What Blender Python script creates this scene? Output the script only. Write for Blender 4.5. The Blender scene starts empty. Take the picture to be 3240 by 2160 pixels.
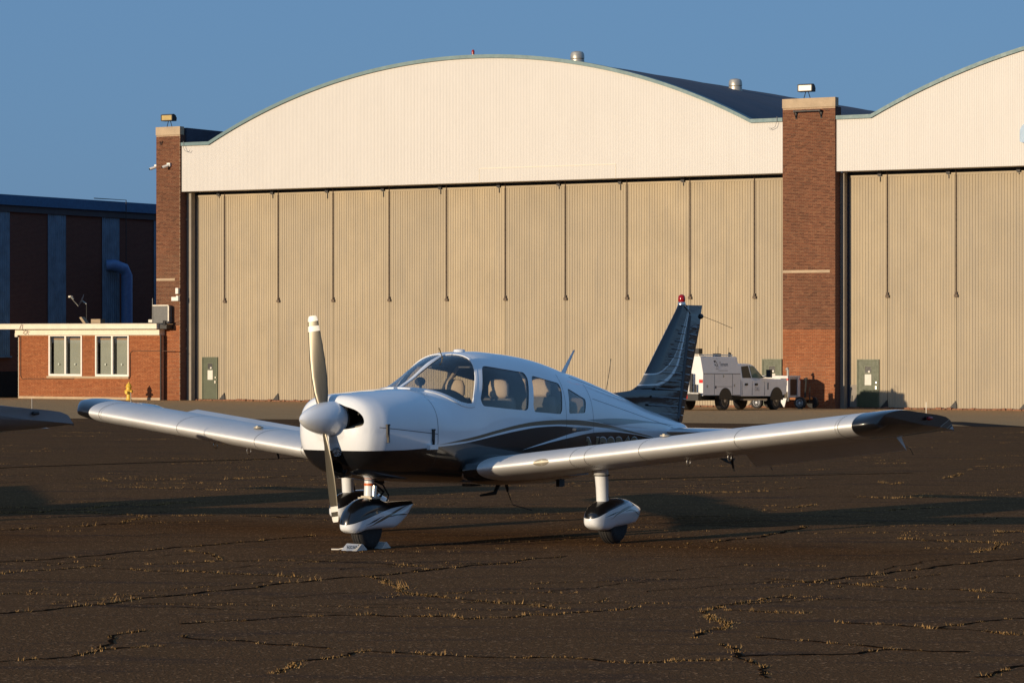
import bpy, bmesh, math, random
import numpy as np
from mathutils import Vector, Matrix

random.seed(7)
RNG = np.random.RandomState(11)
SC = bpy.context.scene
COL = SC.collection
R = math.radians
PI = math.pi

# ------------------------------------------------------------------ camera
EYE = 1.976
cam_d = bpy.data.cameras.new('camera')
cam = bpy.data.objects.new('camera', cam_d)
COL.objects.link(cam)
cam.location = (0, 0, EYE)
cam.rotation_euler = (R(90), 0, 0)
cam_d.sensor_width = 36.0
cam_d.lens = 36.0 * 9412.0 / 3240.0
cam_d.shift_y = -4.0 / 3240.0
cam_d.clip_start = 0.5
cam_d.clip_end = 6000
SC.camera = cam

# ------------------------------------------------------------------ sky, sun, exposure
SUN_AZ = math.atan2(-0.718, -0.696)      # clockwise from +Y, towards the sun
SUN_EL = R(8.6)
w = bpy.data.worlds.new('World')
SC.world = w
w.use_nodes = True
nt = w.node_tree
nt.nodes.clear()
sky = nt.nodes.new('ShaderNodeTexSky')
sky.sky_type = 'NISHITA'
sky.sun_disc = False
sky.sun_elevation = SUN_EL
sky.sun_rotation = SUN_AZ
sky.altitude = 0
sky.air_density = 0.9
sky.dust_density = 1.2
sky.ozone_density = 3.6
bg = nt.nodes.new('ShaderNodeBackground')
bg.inputs['Strength'].default_value = 0.056
wo = nt.nodes.new('ShaderNodeOutputWorld')
mul = nt.nodes.new('ShaderNodeMix')          # single scattering sky plus the even blue of light scattered many times
mul.data_type = 'RGBA'
mul.blend_type = 'MIX'
mul.inputs[0].default_value = 0.52
nt.links.new(sky.outputs[0], mul.inputs[6])
mul.inputs[7].default_value = (3.4, 6.9, 12.6, 1)
nt.links.new(mul.outputs[2], bg.inputs[0])
nt.links.new(bg.outputs[0], wo.inputs[0])

sun_d = bpy.data.lights.new('sun', 'SUN')
sun_d.energy = 4.5
sun_d.angle = R(0.5)
sun_d.color = (1.0, 0.80, 0.56)
sun = bpy.data.objects.new('sun', sun_d)
COL.objects.link(sun)
tosun = Vector((math.sin(SUN_AZ) * math.cos(SUN_EL), math.cos(SUN_AZ) * math.cos(SUN_EL), math.sin(SUN_EL)))
sun.rotation_euler = tosun.to_track_quat('Z', 'Y').to_euler()
sun.location = (-30, -30, 30)

SC.view_settings.view_transform = 'Standard'
SC.view_settings.look = 'None'
SC.view_settings.exposure = 0.0
SC.view_settings.gamma = 1.0
SC.view_settings.use_curve_mapping = False
SC.cycles.max_bounces = 8
SC.cycles.transparent_max_bounces = 16
SC.cycles.sample_clamp_indirect = 4.0

# ------------------------------------------------------------------ node material helpers
def new_mat(name):
    m = bpy.data.materials.new(name)
    m.use_nodes = True
    n = m.node_tree
    b = n.nodes['Principled BSDF']
    return m, n, b

def N(n, t, **kw):
    x = n.nodes.new(t)
    for k, v in kw.items():
        setattr(x, k, v)
    return x

def math_node(n, op, a, b=None, clamp=False):
    x = N(n, 'ShaderNodeMath', operation=op)
    x.use_clamp = clamp
    for i, v in enumerate((a, b)):
        if v is None:
            continue
        if isinstance(v, (int, float)):
            x.inputs[i].default_value = v
        else:
            n.links.new(v, x.inputs[i])
    return x.outputs[0]

def mix_col(n, fac, a, b):
    x = N(n, 'ShaderNodeMix', data_type='RGBA')
    if isinstance(fac, (int, float)):
        x.inputs[0].default_value = fac
    else:
        n.links.new(fac, x.inputs[0])
    for i, v in ((6, a), (7, b)):
        if isinstance(v, (tuple, list)):
            x.inputs[i].default_value = (*v[:3], 1)
        else:
            n.links.new(v, x.inputs[i])
    return x.outputs[2]

def ramp(n, val, pts):
    x = N(n, 'ShaderNodeValToRGB')
    cr = x.color_ramp
    while len(cr.elements) < len(pts):
        cr.elements.new(0.5)
    for e, (p, c) in zip(cr.elements, pts):
        e.position = p
        e.color = (*c, 1) if isinstance(c, (tuple, list)) else (c, c, c, 1)
    n.links.new(val, x.inputs[0])
    return x.outputs[0]

def noise(n, vec, scale, detail=4, rough=0.55, dims='3D'):
    x = N(n, 'ShaderNodeTexNoise')
    x.noise_dimensions = dims
    x.inputs['Scale'].default_value = scale
    x.inputs['Detail'].default_value = detail
    x.inputs['Roughness'].default_value = rough
    if vec is not None:
        n.links.new(vec, x.inputs['Vector'])
    return x.outputs[0]

def mapping(n, vec, scale=(1, 1, 1), rot=(0, 0, 0), loc=(0, 0, 0)):
    x = N(n, 'ShaderNodeMapping')
    x.inputs['Scale'].default_value = scale
    x.inputs['Rotation'].default_value = rot
    x.inputs['Location'].default_value = loc
    n.links.new(vec, x.inputs['Vector'])
    return x.outputs[0]

def objco(n):
    return N(n, 'ShaderNodeTexCoord').outputs['Object']

def bump(n, b, h, strength=0.3, dist=0.01):
    x = N(n, 'ShaderNodeBump')
    x.inputs['Strength'].default_value = strength
    x.inputs['Distance'].default_value = dist
    n.links.new(h, x.inputs['Height'])
    n.links.new(x.outputs[0], b.inputs['Normal'])

def simple(name, col, rough=0.5, metal=0.0, var=0.12, scale=6.0, coat=0.0, spec=0.5, rvar=0.1, bmp=0.0):
    """plain surface with a little uneven tone, gloss and relief"""
    m, n, b = new_mat(name)
    oc = objco(n)
    nz = noise(n, oc, scale, 5)
    lo = tuple(max(0, c * (1 - var)) for c in col)
    hi = tuple(min(1, c * (1 + var)) for c in col)
    n.links.new(ramp(n, nz, [(0.3, lo), (0.7, hi)]), b.inputs['Base Color'])
    nz2 = noise(n, oc, scale * 3.1, 4)
    r = ramp(n, nz2, [(0.3, max(0.02, rough - rvar * rough)), (0.7, min(1, rough + rvar * rough))])
    n.links.new(r, b.inputs['Roughness'])
    b.inputs['Metallic'].default_value = metal
    b.inputs['Specular IOR Level'].default_value = spec
    if coat:
        b.inputs['Coat Weight'].default_value = coat
        b.inputs['Coat Roughness'].default_value = 0.04
    if bmp:
        bump(n, b, nz2, bmp, 0.004)
    return m

def fcurve_node(n, val_x, pts, x0, x1, z0, z1):
    """z = f(x) as a Float Curve; result back in metres"""
    t = math_node(n, 'DIVIDE', math_node(n, 'SUBTRACT', val_x, x0), x1 - x0)
    x = N(n, 'ShaderNodeFloatCurve')
    c = x.mapping.curves[0]
    pts = sorted(pts)
    pp = [((px - x0) / (x1 - x0), (pz - z0) / (z1 - z0)) for px, pz in pts]
    if pp[0][0] > 0.001:
        pp = [(0.0, pp[0][1])] + pp
    if pp[-1][0] < 0.999:
        pp = pp + [(1.0, pp[-1][1])]
    while len(c.points) < len(pp):
        c.points.new(0.5, 0.5)
    for p, (a, bb) in zip(c.points, pp):
        p.location = (a, bb)
        p.handle_type = 'AUTO_CLAMPED'
    x.mapping.update()
    n.links.new(t, x.inputs['Value'])
    return math_node(n, 'ADD', math_node(n, 'MULTIPLY', x.outputs[0], z1 - z0), z0)

def less(n, a, b):
    return math_node(n, 'LESS_THAN', a, b)

def AND(n, *v):
    r = v[0]
    for q in v[1:]:
        r = math_node(n, 'MULTIPLY', r, q)
    return r

# ------------------------------------------------------------------ mesh helpers
class MB:
    """collects faces of one mesh; several material slots"""
    def __init__(self):
        self.v, self.f, self.m = [], [], []

    def add(self, verts, faces, mi=0):
        o = len(self.v)
        self.v.extend([tuple(p) for p in verts])
        for f in faces:
            self.f.append([i + o for i in f])
            self.m.append(mi)
        return self

    def box(self, x0, x1, y0, y1, z0, z1, mi=0):
        v = [(x0, y0, z0), (x1, y0, z0), (x1, y1, z0), (x0, y1, z0), (x0, y0, z1), (x1, y0, z1), (x1, y1, z1), (x0, y1, z1)]
        f = [(0, 3, 2, 1), (4, 5, 6, 7), (0, 1, 5, 4), (1, 2, 6, 5), (2, 3, 7, 6), (3, 0, 4, 7)]
        return self.add(v, f, mi)

    def hexa(self, v8, mi=0):
        f = [(0, 3, 2, 1), (4, 5, 6, 7), (0, 1, 5, 4), (1, 2, 6, 5), (2, 3, 7, 6), (3, 0, 4, 7)]
        return self.add(v8, f, mi)

    def tube(self, pts, rad, n=10, mi=0, caps=True, flat=1.0):
        pts = [Vector(p) for p in pts]
        rad = rad if isinstance(rad, (list, tuple)) else [rad] * len(pts)
        rings = []
        up = None
        for i, p in enumerate(pts):
            d = (pts[min(i + 1, len(pts) - 1)] - pts[max(i - 1, 0)]).normalized()
            if up is None:
                up = Vector((0, 0, 1)) if abs(d.z) < 0.9 else Vector((1, 0, 0))
            a = d.cross(up)
            if a.length < 1e-4:
                a = d.cross(Vector((0, 1, 0)))
            a.normalize()
            b = a.cross(d).normalized()
            up = b
            rings.append([p + a * (math.cos(2 * PI * k / n) * rad[i]) + b * (math.sin(2 * PI * k / n) * rad[i] * flat) for k in range(n)])
        return self.loft(rings, caps, mi)

    def loft(self, rings, caps=True, mi=0, closed=True):
        n = len(rings[0])
        v = [p for r in rings for p in r]
        f = []
        kk = n if closed else n - 1
        for i in range(len(rings) - 1):
            for k in range(kk):
                a, b = i * n + k, i * n + (k + 1) % n
                f.append((a, b, b + n, a + n))
        if caps:
            f.append(tuple(range(n - 1, -1, -1)))
            f.append(tuple((len(rings) - 1) * n + k for k in range(n)))
        return self.add(v, f, mi)

    def lathe(self, prof, c=(0, 0, 0), axis='z', n=24, mi=0, caps=True):
        rings = []
        for r, h in prof:
            ring = []
            for k in range(n):
                a = 2 * PI * k / n
                p, q = r * math.cos(a), r * math.sin(a)
                if axis == 'z':
                    ring.append((c[0] + p, c[1] + q, c[2] + h))
                elif axis == 'x':
                    ring.append((c[0] + h, c[1] + p, c[2] + q))
                else:
                    ring.append((c[0] + q, c[1] + h, c[2] + p))
            rings.append(ring)
        return self.loft(rings, caps, mi)

    def prism(self, poly, y0, y1, mi=0):
        """polygon in (x,z) extruded along y"""
        n = len(poly)
        v = [(x, y0, z) for x, z in poly] + [(x, y1, z) for x, z in poly]
        f = [tuple(range(n)), tuple(range(2 * n - 1, n - 1, -1))]
        for k in range(n):
            f.append((k, n + k, n + (k + 1) % n, (k + 1) % n))
        return self.add(v, f, mi)

    def mesh(self, name, mats, smooth=None):
        me = bpy.data.meshes.new(name)
        me.from_pydata(self.v, [], self.f)
        for m in (mats if isinstance(mats, (list, tuple)) else [mats]):
            me.materials.append(m)
        me.polygons.foreach_set('material_index', self.m)
        bm = bmesh.new()
        bm.from_mesh(me)
        bmesh.ops.recalc_face_normals(bm, faces=bm.faces)
        bm.to_mesh(me)
        bm.free()
        if smooth is not None:
            me.polygons.foreach_set('use_smooth', [True] * len(me.polygons))
            me.set_sharp_from_angle(angle=R(smooth))
        me.update()
        return me

    def build(self, name, mats, parent=None, smooth=None):
        return link(name, self.mesh(name, mats, smooth), parent)

def link(name, me, parent=None):
    o = bpy.data.objects.new(name, me)
    COL.objects.link(o)
    if parent is not None:
        o.parent = parent
    return o

def tag(o, label=None, cat=None, group=None, kind=None):
    for k, v in (('label', label), ('category', cat), ('group', group), ('kind', kind)):
        if v:
            o[k] = v
    return o

def empty(name, loc, rz=0.0, label=None, cat=None, group=None):
    o = bpy.data.objects.new(name, None)
    COL.objects.link(o)
    o.location = loc
    o.rotation_euler = (0, 0, rz)
    o.empty_display_size = 0.2
    return tag(o, label, cat, group)

def text_mesh(txt, size, depth, font_shear=0.0, offset=0.0, spacing=1.0):
    cu = bpy.data.curves.new('lettering', 'FONT')
    cu.body = txt
    cu.size = size
    cu.extrude = depth
    cu.shear = font_shear
    cu.offset = offset
    cu.space_character = spacing
    cu.resolution_u = 4
    o = bpy.data.objects.new('lettering', cu)
    COL.objects.link(o)
    dg = bpy.context.evaluated_depsgraph_get()
    me = bpy.data.meshes.new_from_object(o.evaluated_get(dg))
    bpy.data.objects.remove(o)
    bpy.data.curves.remove(cu)
    v = np.empty(len(me.vertices) * 3)
    me.vertices.foreach_get('co', v)
    return me, v.reshape(-1, 3)

def set_co(me, v):
    me.vertices.foreach_set('co', np.ascontiguousarray(v).ravel())
    me.update()

def copy_tree(o, parent=None):
    c = o.copy()
    COL.objects.link(c)
    if parent is not None:
        c.parent = parent
    for ch in list(o.children):
        copy_tree(ch, c)
    return c

def pchip(xs, ys):
    xs = np.array(xs, float)
    ys = np.array(ys, float)
    o = np.argsort(xs)
    xs, ys = xs[o], ys[o]
    h = np.diff(xs)
    d = np.diff(ys) / h
    m = np.zeros(len(xs))
    m[0], m[-1] = d[0], d[-1]
    for i in range(1, len(xs) - 1):
        if d[i - 1] * d[i] > 0:
            w1, w2 = 2 * h[i] + h[i - 1], h[i] + 2 * h[i - 1]
            m[i] = (w1 + w2) / (w1 / d[i - 1] + w2 / d[i])
    def f(x):
        x = np.clip(x, xs[0], xs[-1])
        i = np.clip(np.searchsorted(xs, x) - 1, 0, len(h) - 1)
        t = (x - xs[i]) / h[i]
        return ((1 + 2 * t) * (1 - t) ** 2 * ys[i] + t * (1 - t) ** 2 * h[i] * m[i]
                + t * t * (3 - 2 * t) * ys[i + 1] + t * t * (t - 1) * h[i] * m[i + 1])
    return f

# ------------------------------------------------------------------ ground shape and frames
TH = R(30.2)
UX, UY = math.sin(TH), math.cos(TH)       # into the hangar
TX, TY = math.cos(TH), -math.sin(TH)      # along its front
SF = 123.9                                # distance of the hangar front
ZB = -1.124                               # apron level at the hangar
KS = -ZB / (SF - 35.0)

def gz(x, y):
    s = x * UX + y * UY
    if s < 30:
        return 0.0
    if s < 40:
        return -KS * (s - 30) ** 2 / 20.0
    return -KS * (min(s, 128.0) - 35.0)

def facade(t, off=0.0, z=0.0):
    s = SF + off
    return Vector((TX * t + UX * s, TY * t + UY * s, z))

# ------------------------------------------------------------------ materials of the place
def asphalt_mat(name, dark, light, patch, tint):
    m, n, b = new_mat(name)
    g = N(n, 'ShaderNodeNewGeometry').outputs['Position']
    big = noise(n, mapping(n, g, (0.16, 0.5, 1), (0, 0, R(-40))), 1.0, 5, 0.6)
    mid = noise(n, mapping(n, g, (0.5, 2.2, 1), (0, 0, R(-42))), 1.0, 4, 0.6)
    fine = noise(n, g, 26.0, 6, 0.75)
    grit = N(n, 'ShaderNodeTexVoronoi')
    grit.inputs['Scale'].default_value = 55
    n.links.new(g, grit.inputs['Vector'])
    c = ramp(n, fine, [(0.33, dark), (0.52, tuple((a + bb) / 2 for a, bb in zip(dark, light))), (0.68, light)])
    c = mix_col(n, ramp(n, big, [(0.38, 0.0), (0.62, 0.75)]), c, patch)
    c = mix_col(n, ramp(n, mid, [(0.52, 0.0), (0.70, 0.75)]), c, tint)
    sp = ramp(n, grit.outputs['Color'], [(0.80, 0.0), (0.93, 0.65)])
    c = mix_col(n, sp, c, tuple(min(1, x * 2.6) for x in light))
    n.links.new(c, b.inputs['Base Color'])
    b.inputs['Roughness'].default_value = 0.93
    b.inputs['Specular IOR Level'].default_value = 0.0
    hh = math_node(n, 'ADD', math_node(n, 'MULTIPLY', fine, 1.0), math_node(n, 'MULTIPLY', grit.outputs['Distance'], 0.6))
    bump(n, b, hh, 0.7, 0.016)
    return m

M_ASPH = asphalt_mat('asphalt', (0.078, 0.042, 0.021), (0.195, 0.110, 0.056), (0.125, 0.069, 0.035), (0.060, 0.042, 0.034))
M_PAVE = asphalt_mat('old_pale_pavement', (0.34, 0.205, 0.10), (0.55, 0.335, 0.165), (0.46, 0.28, 0.137), (0.34, 0.205, 0.105))
M_PATCH = asphalt_mat('patch_asphalt', (0.030, 0.026, 0.023), (0.06, 0.052, 0.045), (0.05, 0.044, 0.038), (0.035, 0.03, 0.03))
M_CRACKLINE = simple('crack_line_dark', (0.014, 0.010, 0.007), 0.95, var=0.3, scale=9, spec=0.0)
M_GRASS = simple('dry_grass', (0.34, 0.205, 0.08), 0.95, spec=0.0, var=0.45, scale=7)

def corrug_mat(name, col, stains, streak=0.5, rough=0.55, var=0.1):
    m, n, b = new_mat(name)
    oc = objco(n)
    st = noise(n, mapping(n, oc, (3.5, 1, 0.22)), 1.0, 6, 0.65)
    cl = noise(n, mapping(n, oc, (0.55, 1, 0.45)), 1.0, 4, 0.6)
    sp = noise(n, mapping(n, oc, (9, 1, 1.6)), 1.0, 4, 0.7)
    lo = tuple(c * (1 - var) for c in col)
    hi = tuple(min(1, c * (1 + var)) for c in col)
    c = ramp(n, cl, [(0.3, lo), (0.7, hi)])
    c = mix_col(n, ramp(n, st, [(0.45, 0.0), (0.75, streak)]), c, stains)
    c = mix_col(n, ramp(n, sp, [(0.70, 0.0), (0.78, 0.35)]), c, tuple(min(1, x * 1.5) for x in col))
    at = N(n, 'ShaderNodeObjectInfo').outputs['Random']
    c = mix_col(n, math_node(n, 'MULTIPLY', at, 0.38), c, stains)
    n.links.new(c, b.inputs['Base Color'])
    b.inputs['Roughness'].default_value = rough
    b.inputs['Specular IOR Level'].default_value = 0.3
    return m

M_DOOR = corrug_mat('beige_door_sheet', (0.42, 0.345, 0.232), (0.30, 0.26, 0.20), 0.6, 0.62, 0.09)
M_GABLE = corrug_mat('white_siding', (0.635, 0.615, 0.585), (0.55, 0.53, 0.495), 0.35, 0.5, 0.03)
M_FASC = simple('blue_green_trim', (0.10, 0.185, 0.20), 0.5, var=0.1, scale=2)
M_ROOF = corrug_mat('dark_roof_sheet', (0.065, 0.065, 0.085), (0.10, 0.095, 0.105), 0.6, 0.7, 0.2)
M_PARA = simple('parapet_sheet', (0.035, 0.045, 0.075), 0.6, var=0.2, scale=1.5)
M_DARK = simple('dark_steel', (0.022, 0.021, 0.022), 0.6, var=0.3, scale=5)
M_COLM = simple('grey_steel_column', (0.235, 0.205, 0.165), 0.6, var=0.12, scale=1.2)
M_NAVY = simple('navy_seal', (0.018, 0.024, 0.045), 0.6, var=0.2)
M_RUST = simple('rusty_channel', (0.13, 0.092, 0.062), 0.75, var=0.35, scale=8)
M_SILL = simple('rubble_sill', (0.22, 0.10, 0.055), 0.9, var=0.5, scale=7)
M_STONE = simple('limestone_cap', (0.44, 0.335, 0.22), 0.8, var=0.12, scale=2.5)
M_GREEN = simple('green_door_paint', (0.050, 0.066, 0.030), 0.5, var=0.15, scale=3)
M_GREENF = simple('green_frame_paint', (0.095, 0.11, 0.06), 0.5, var=0.15, scale=3)
M_PAPER = simple('paper', (0.72, 0.68, 0.60), 0.8, var=0.06)
M_CREAM = simple('cream_trim', (0.76, 0.68, 0.54), 0.55, var=0.06, scale=3)
M_WHITE = simple('white_gloss_trim', (0.80, 0.77, 0.70), 0.45, var=0.05)
M_BRASS = simple('bright_metal', (0.72, 0.66, 0.55), 0.3, 0.8, var=0.08)
M_GALV = simple('galvanised', (0.45, 0.43, 0.38), 0.45, 0.6, var=0.14, scale=4)
M_BLK = simple('black_paint', (0.012, 0.012, 0.013), 0.5, var=0.2)
M_RED = simple('red_plastic', (0.32, 0.012, 0.012), 0.3, var=0.1)
M_BLUES = simple('blue_sign_face', (0.13, 0.27, 0.44), 0.4, var=0.05)
M_BLIND = simple('grey_blind', (0.40, 0.375, 0.32), 0.8, var=0.05, scale=1)
M_YEL = simple('yellow_hydrant_paint', (0.72, 0.46, 0.05), 0.45, var=0.08)
M_HBLUE = simple('blue_window_sheet', (0.11, 0.20, 0.29), 0.5, var=0.25, scale=1.6)
M_BLUDUCT = simple('blue_duct', (0.09, 0.20, 0.42), 0.4, var=0.12)
M_BLUCOR = simple('blue_cornice', (0.02, 0.11, 0.24), 0.5, var=0.15)
M_SHADE = simple('shade_black', (0.004, 0.004, 0.004), 0.9)

def brick_mat(name, cols, per_object):
    m, n, b = new_mat(name)
    if per_object:
        r = N(n, 'ShaderNodeObjectInfo').outputs['Random']
    else:
        r = N(n, 'ShaderNodeNewGeometry').outputs['Random Per Island']
    oc = N(n, 'ShaderNodeNewGeometry').outputs['Position']
    k = len(cols)
    c = ramp(n, r, [(i / (k - 1), cols[i]) for i in range(k)])
    st = noise(n, mapping(n, oc, (0.5, 0.5, 0.25)), 1.0, 5, 0.6)
    c = mix_col(n, ramp(n, st, [(0.45, 0.0), (0.75, 0.45)]), c, tuple(x * 0.55 for x in cols[0]))
    nz = noise(n, oc, 40, 3)
    n.links.new(c, b.inputs['Base Color'])
    b.inputs['Roughness'].default_value = 0.9
    b.inputs['Specular IOR Level'].default_value = 0.2
    bump(n, b, nz, 0.3, 0.003)
    return m

BR_D = [(0.085, 0.030, 0.018), (0.155, 0.055, 0.030), (0.185, 0.070, 0.036), (0.12, 0.042, 0.024), (0.20, 0.085, 0.045)]
BR_O = [(0.22, 0.066, 0.026), (0.31, 0.100, 0.038), (0.27, 0.080, 0.030), (0.35, 0.125, 0.05), (0.24, 0.075, 0.03)]
M_BD_O, M_BD = brick_mat('dark_brick_single', BR_D, True), brick_mat('dark_brick_wall', BR_D, False)
M_BO_O, M_BO = brick_mat('orange_brick_single', BR_O, True), brick_mat('orange_brick_wall', BR_O, False)
M_MORT = simple('mortar', (0.40, 0.29, 0.19), 0.95, var=0.2, scale=12)
M_MORTO = simple('warm_mortar', (0.44, 0.25, 0.13), 0.95, var=0.2, scale=12)

def shade_brick_mat():  # darker copy of the brick, shade put into brick and mortar colours
    m, n, b = new_mat('shaded_brickwork')
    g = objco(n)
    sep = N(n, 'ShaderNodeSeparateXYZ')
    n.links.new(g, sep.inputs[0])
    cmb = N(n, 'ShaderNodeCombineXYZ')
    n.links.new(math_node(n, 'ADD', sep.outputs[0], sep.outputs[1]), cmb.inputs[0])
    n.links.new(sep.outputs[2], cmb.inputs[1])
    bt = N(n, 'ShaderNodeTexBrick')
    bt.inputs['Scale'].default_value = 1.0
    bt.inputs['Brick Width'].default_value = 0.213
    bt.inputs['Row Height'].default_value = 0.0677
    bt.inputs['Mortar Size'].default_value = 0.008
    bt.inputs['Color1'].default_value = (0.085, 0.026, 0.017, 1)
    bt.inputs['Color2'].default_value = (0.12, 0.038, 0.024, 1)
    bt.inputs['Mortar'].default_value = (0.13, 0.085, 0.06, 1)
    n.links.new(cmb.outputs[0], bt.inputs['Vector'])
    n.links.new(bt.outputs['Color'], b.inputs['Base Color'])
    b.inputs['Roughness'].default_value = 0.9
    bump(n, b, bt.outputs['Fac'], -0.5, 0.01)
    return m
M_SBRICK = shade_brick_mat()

def glass_mat(name, tint=(0.9, 0.93, 0.92), refl=1.0, rough=0.01):
    m, n, b = new_mat(name)
    n.nodes.remove(b)
    tr = N(n, 'ShaderNodeBsdfTransparent')
    tr.inputs[0].default_value = (*tint, 1)
    gl = N(n, 'ShaderNodeBsdfGlossy')
    gl.inputs['Roughness'].default_value = rough
    gl.inputs['Color'].default_value = (refl, refl, refl, 1)
    fr = N(n, 'ShaderNodeFresnel')
    bf = N(n, 'ShaderNodeNewGeometry').outputs['Backfacing']      # same reflection seen from either side of the pane
    n.links.new(math_node(n, 'ADD', 1.5, math_node(n, 'MULTIPLY', bf, 0.6667 - 1.5)), fr.inputs['IOR'])
    mx = N(n, 'ShaderNodeMixShader')
    n.links.new(fr.outputs[0], mx.inputs[0])
    n.links.new(tr.outputs[0], mx.inputs[1])
    n.links.new(gl.outputs[0], mx.inputs[2])
    n.links.new(mx.outputs[0], n.nodes['Material Output'].inputs[0])
    return m
M_PANE = glass_mat('window_glass')

# ------------------------------------------------------------------ ground
mb = MB()
ss = [-1500, -200, -60, 0, 20, 26, 30] + [30 + k for k in range(1, 11)] + [45, 55, 70, 90, 110, 128, 129, 250, 900, 4500]
ts = [-3000, -600, -200, -100, -50, -20, 0, 20, 50, 100, 200, 600, 3000]
gv = []
for s in ss:
    for t in ts:
        x, y = TX * t + UX * s, TY * t + UY * s
        gv.append((x, y, gz(x, y)))
nT = len(ts)
gf = [(i * nT + k, i * nT + k + 1, (i + 1) * nT + k + 1, (i + 1) * nT + k) for i in range(len(ss) - 1) for k in range(nT - 1)]
mb.add(gv, gf)
tag(mb.build('ground', M_ASPH, smooth=60), kind='structure')

def sheet(name, mat, pts, lift, kind='structure'):
    """flat patch draped on the sloping part of the apron, cut finely enough to follow it"""
    b = MB()
    b.add([(x, y, gz(x, y) + lift) for x, y in pts], [tuple(range(len(pts)))])
    return tag(b.build(name, mat), kind=kind)

far_l, far_r = (-16.1, 93.6), (15.5, 89.8)
dxb, dyb = (far_r[0] - far_l[0]) / 31.6, (far_r[1] - far_l[1]) / 31.6
edge = [(far_l[0] + dxb * q, far_l[1] + dyb * q) for q in (-60, 0, 10, 20, 31.6, 90)]
edge[2] = (-6.8, 95.0); edge[3] = (0.8, 94.3)
back = [tuple(facade(t, 3.0)[:2]) for t in (60, -20, -55, -90, -140, -220)]
sheet('pavement', M_PAVE, edge + back, 0.004)
sheet('pavement_patch', M_PATCH, [(13.9, 89.5), (15.6, 89.3), (14.9, 98.2), (13.6, 98.6)], 0.008)

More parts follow.
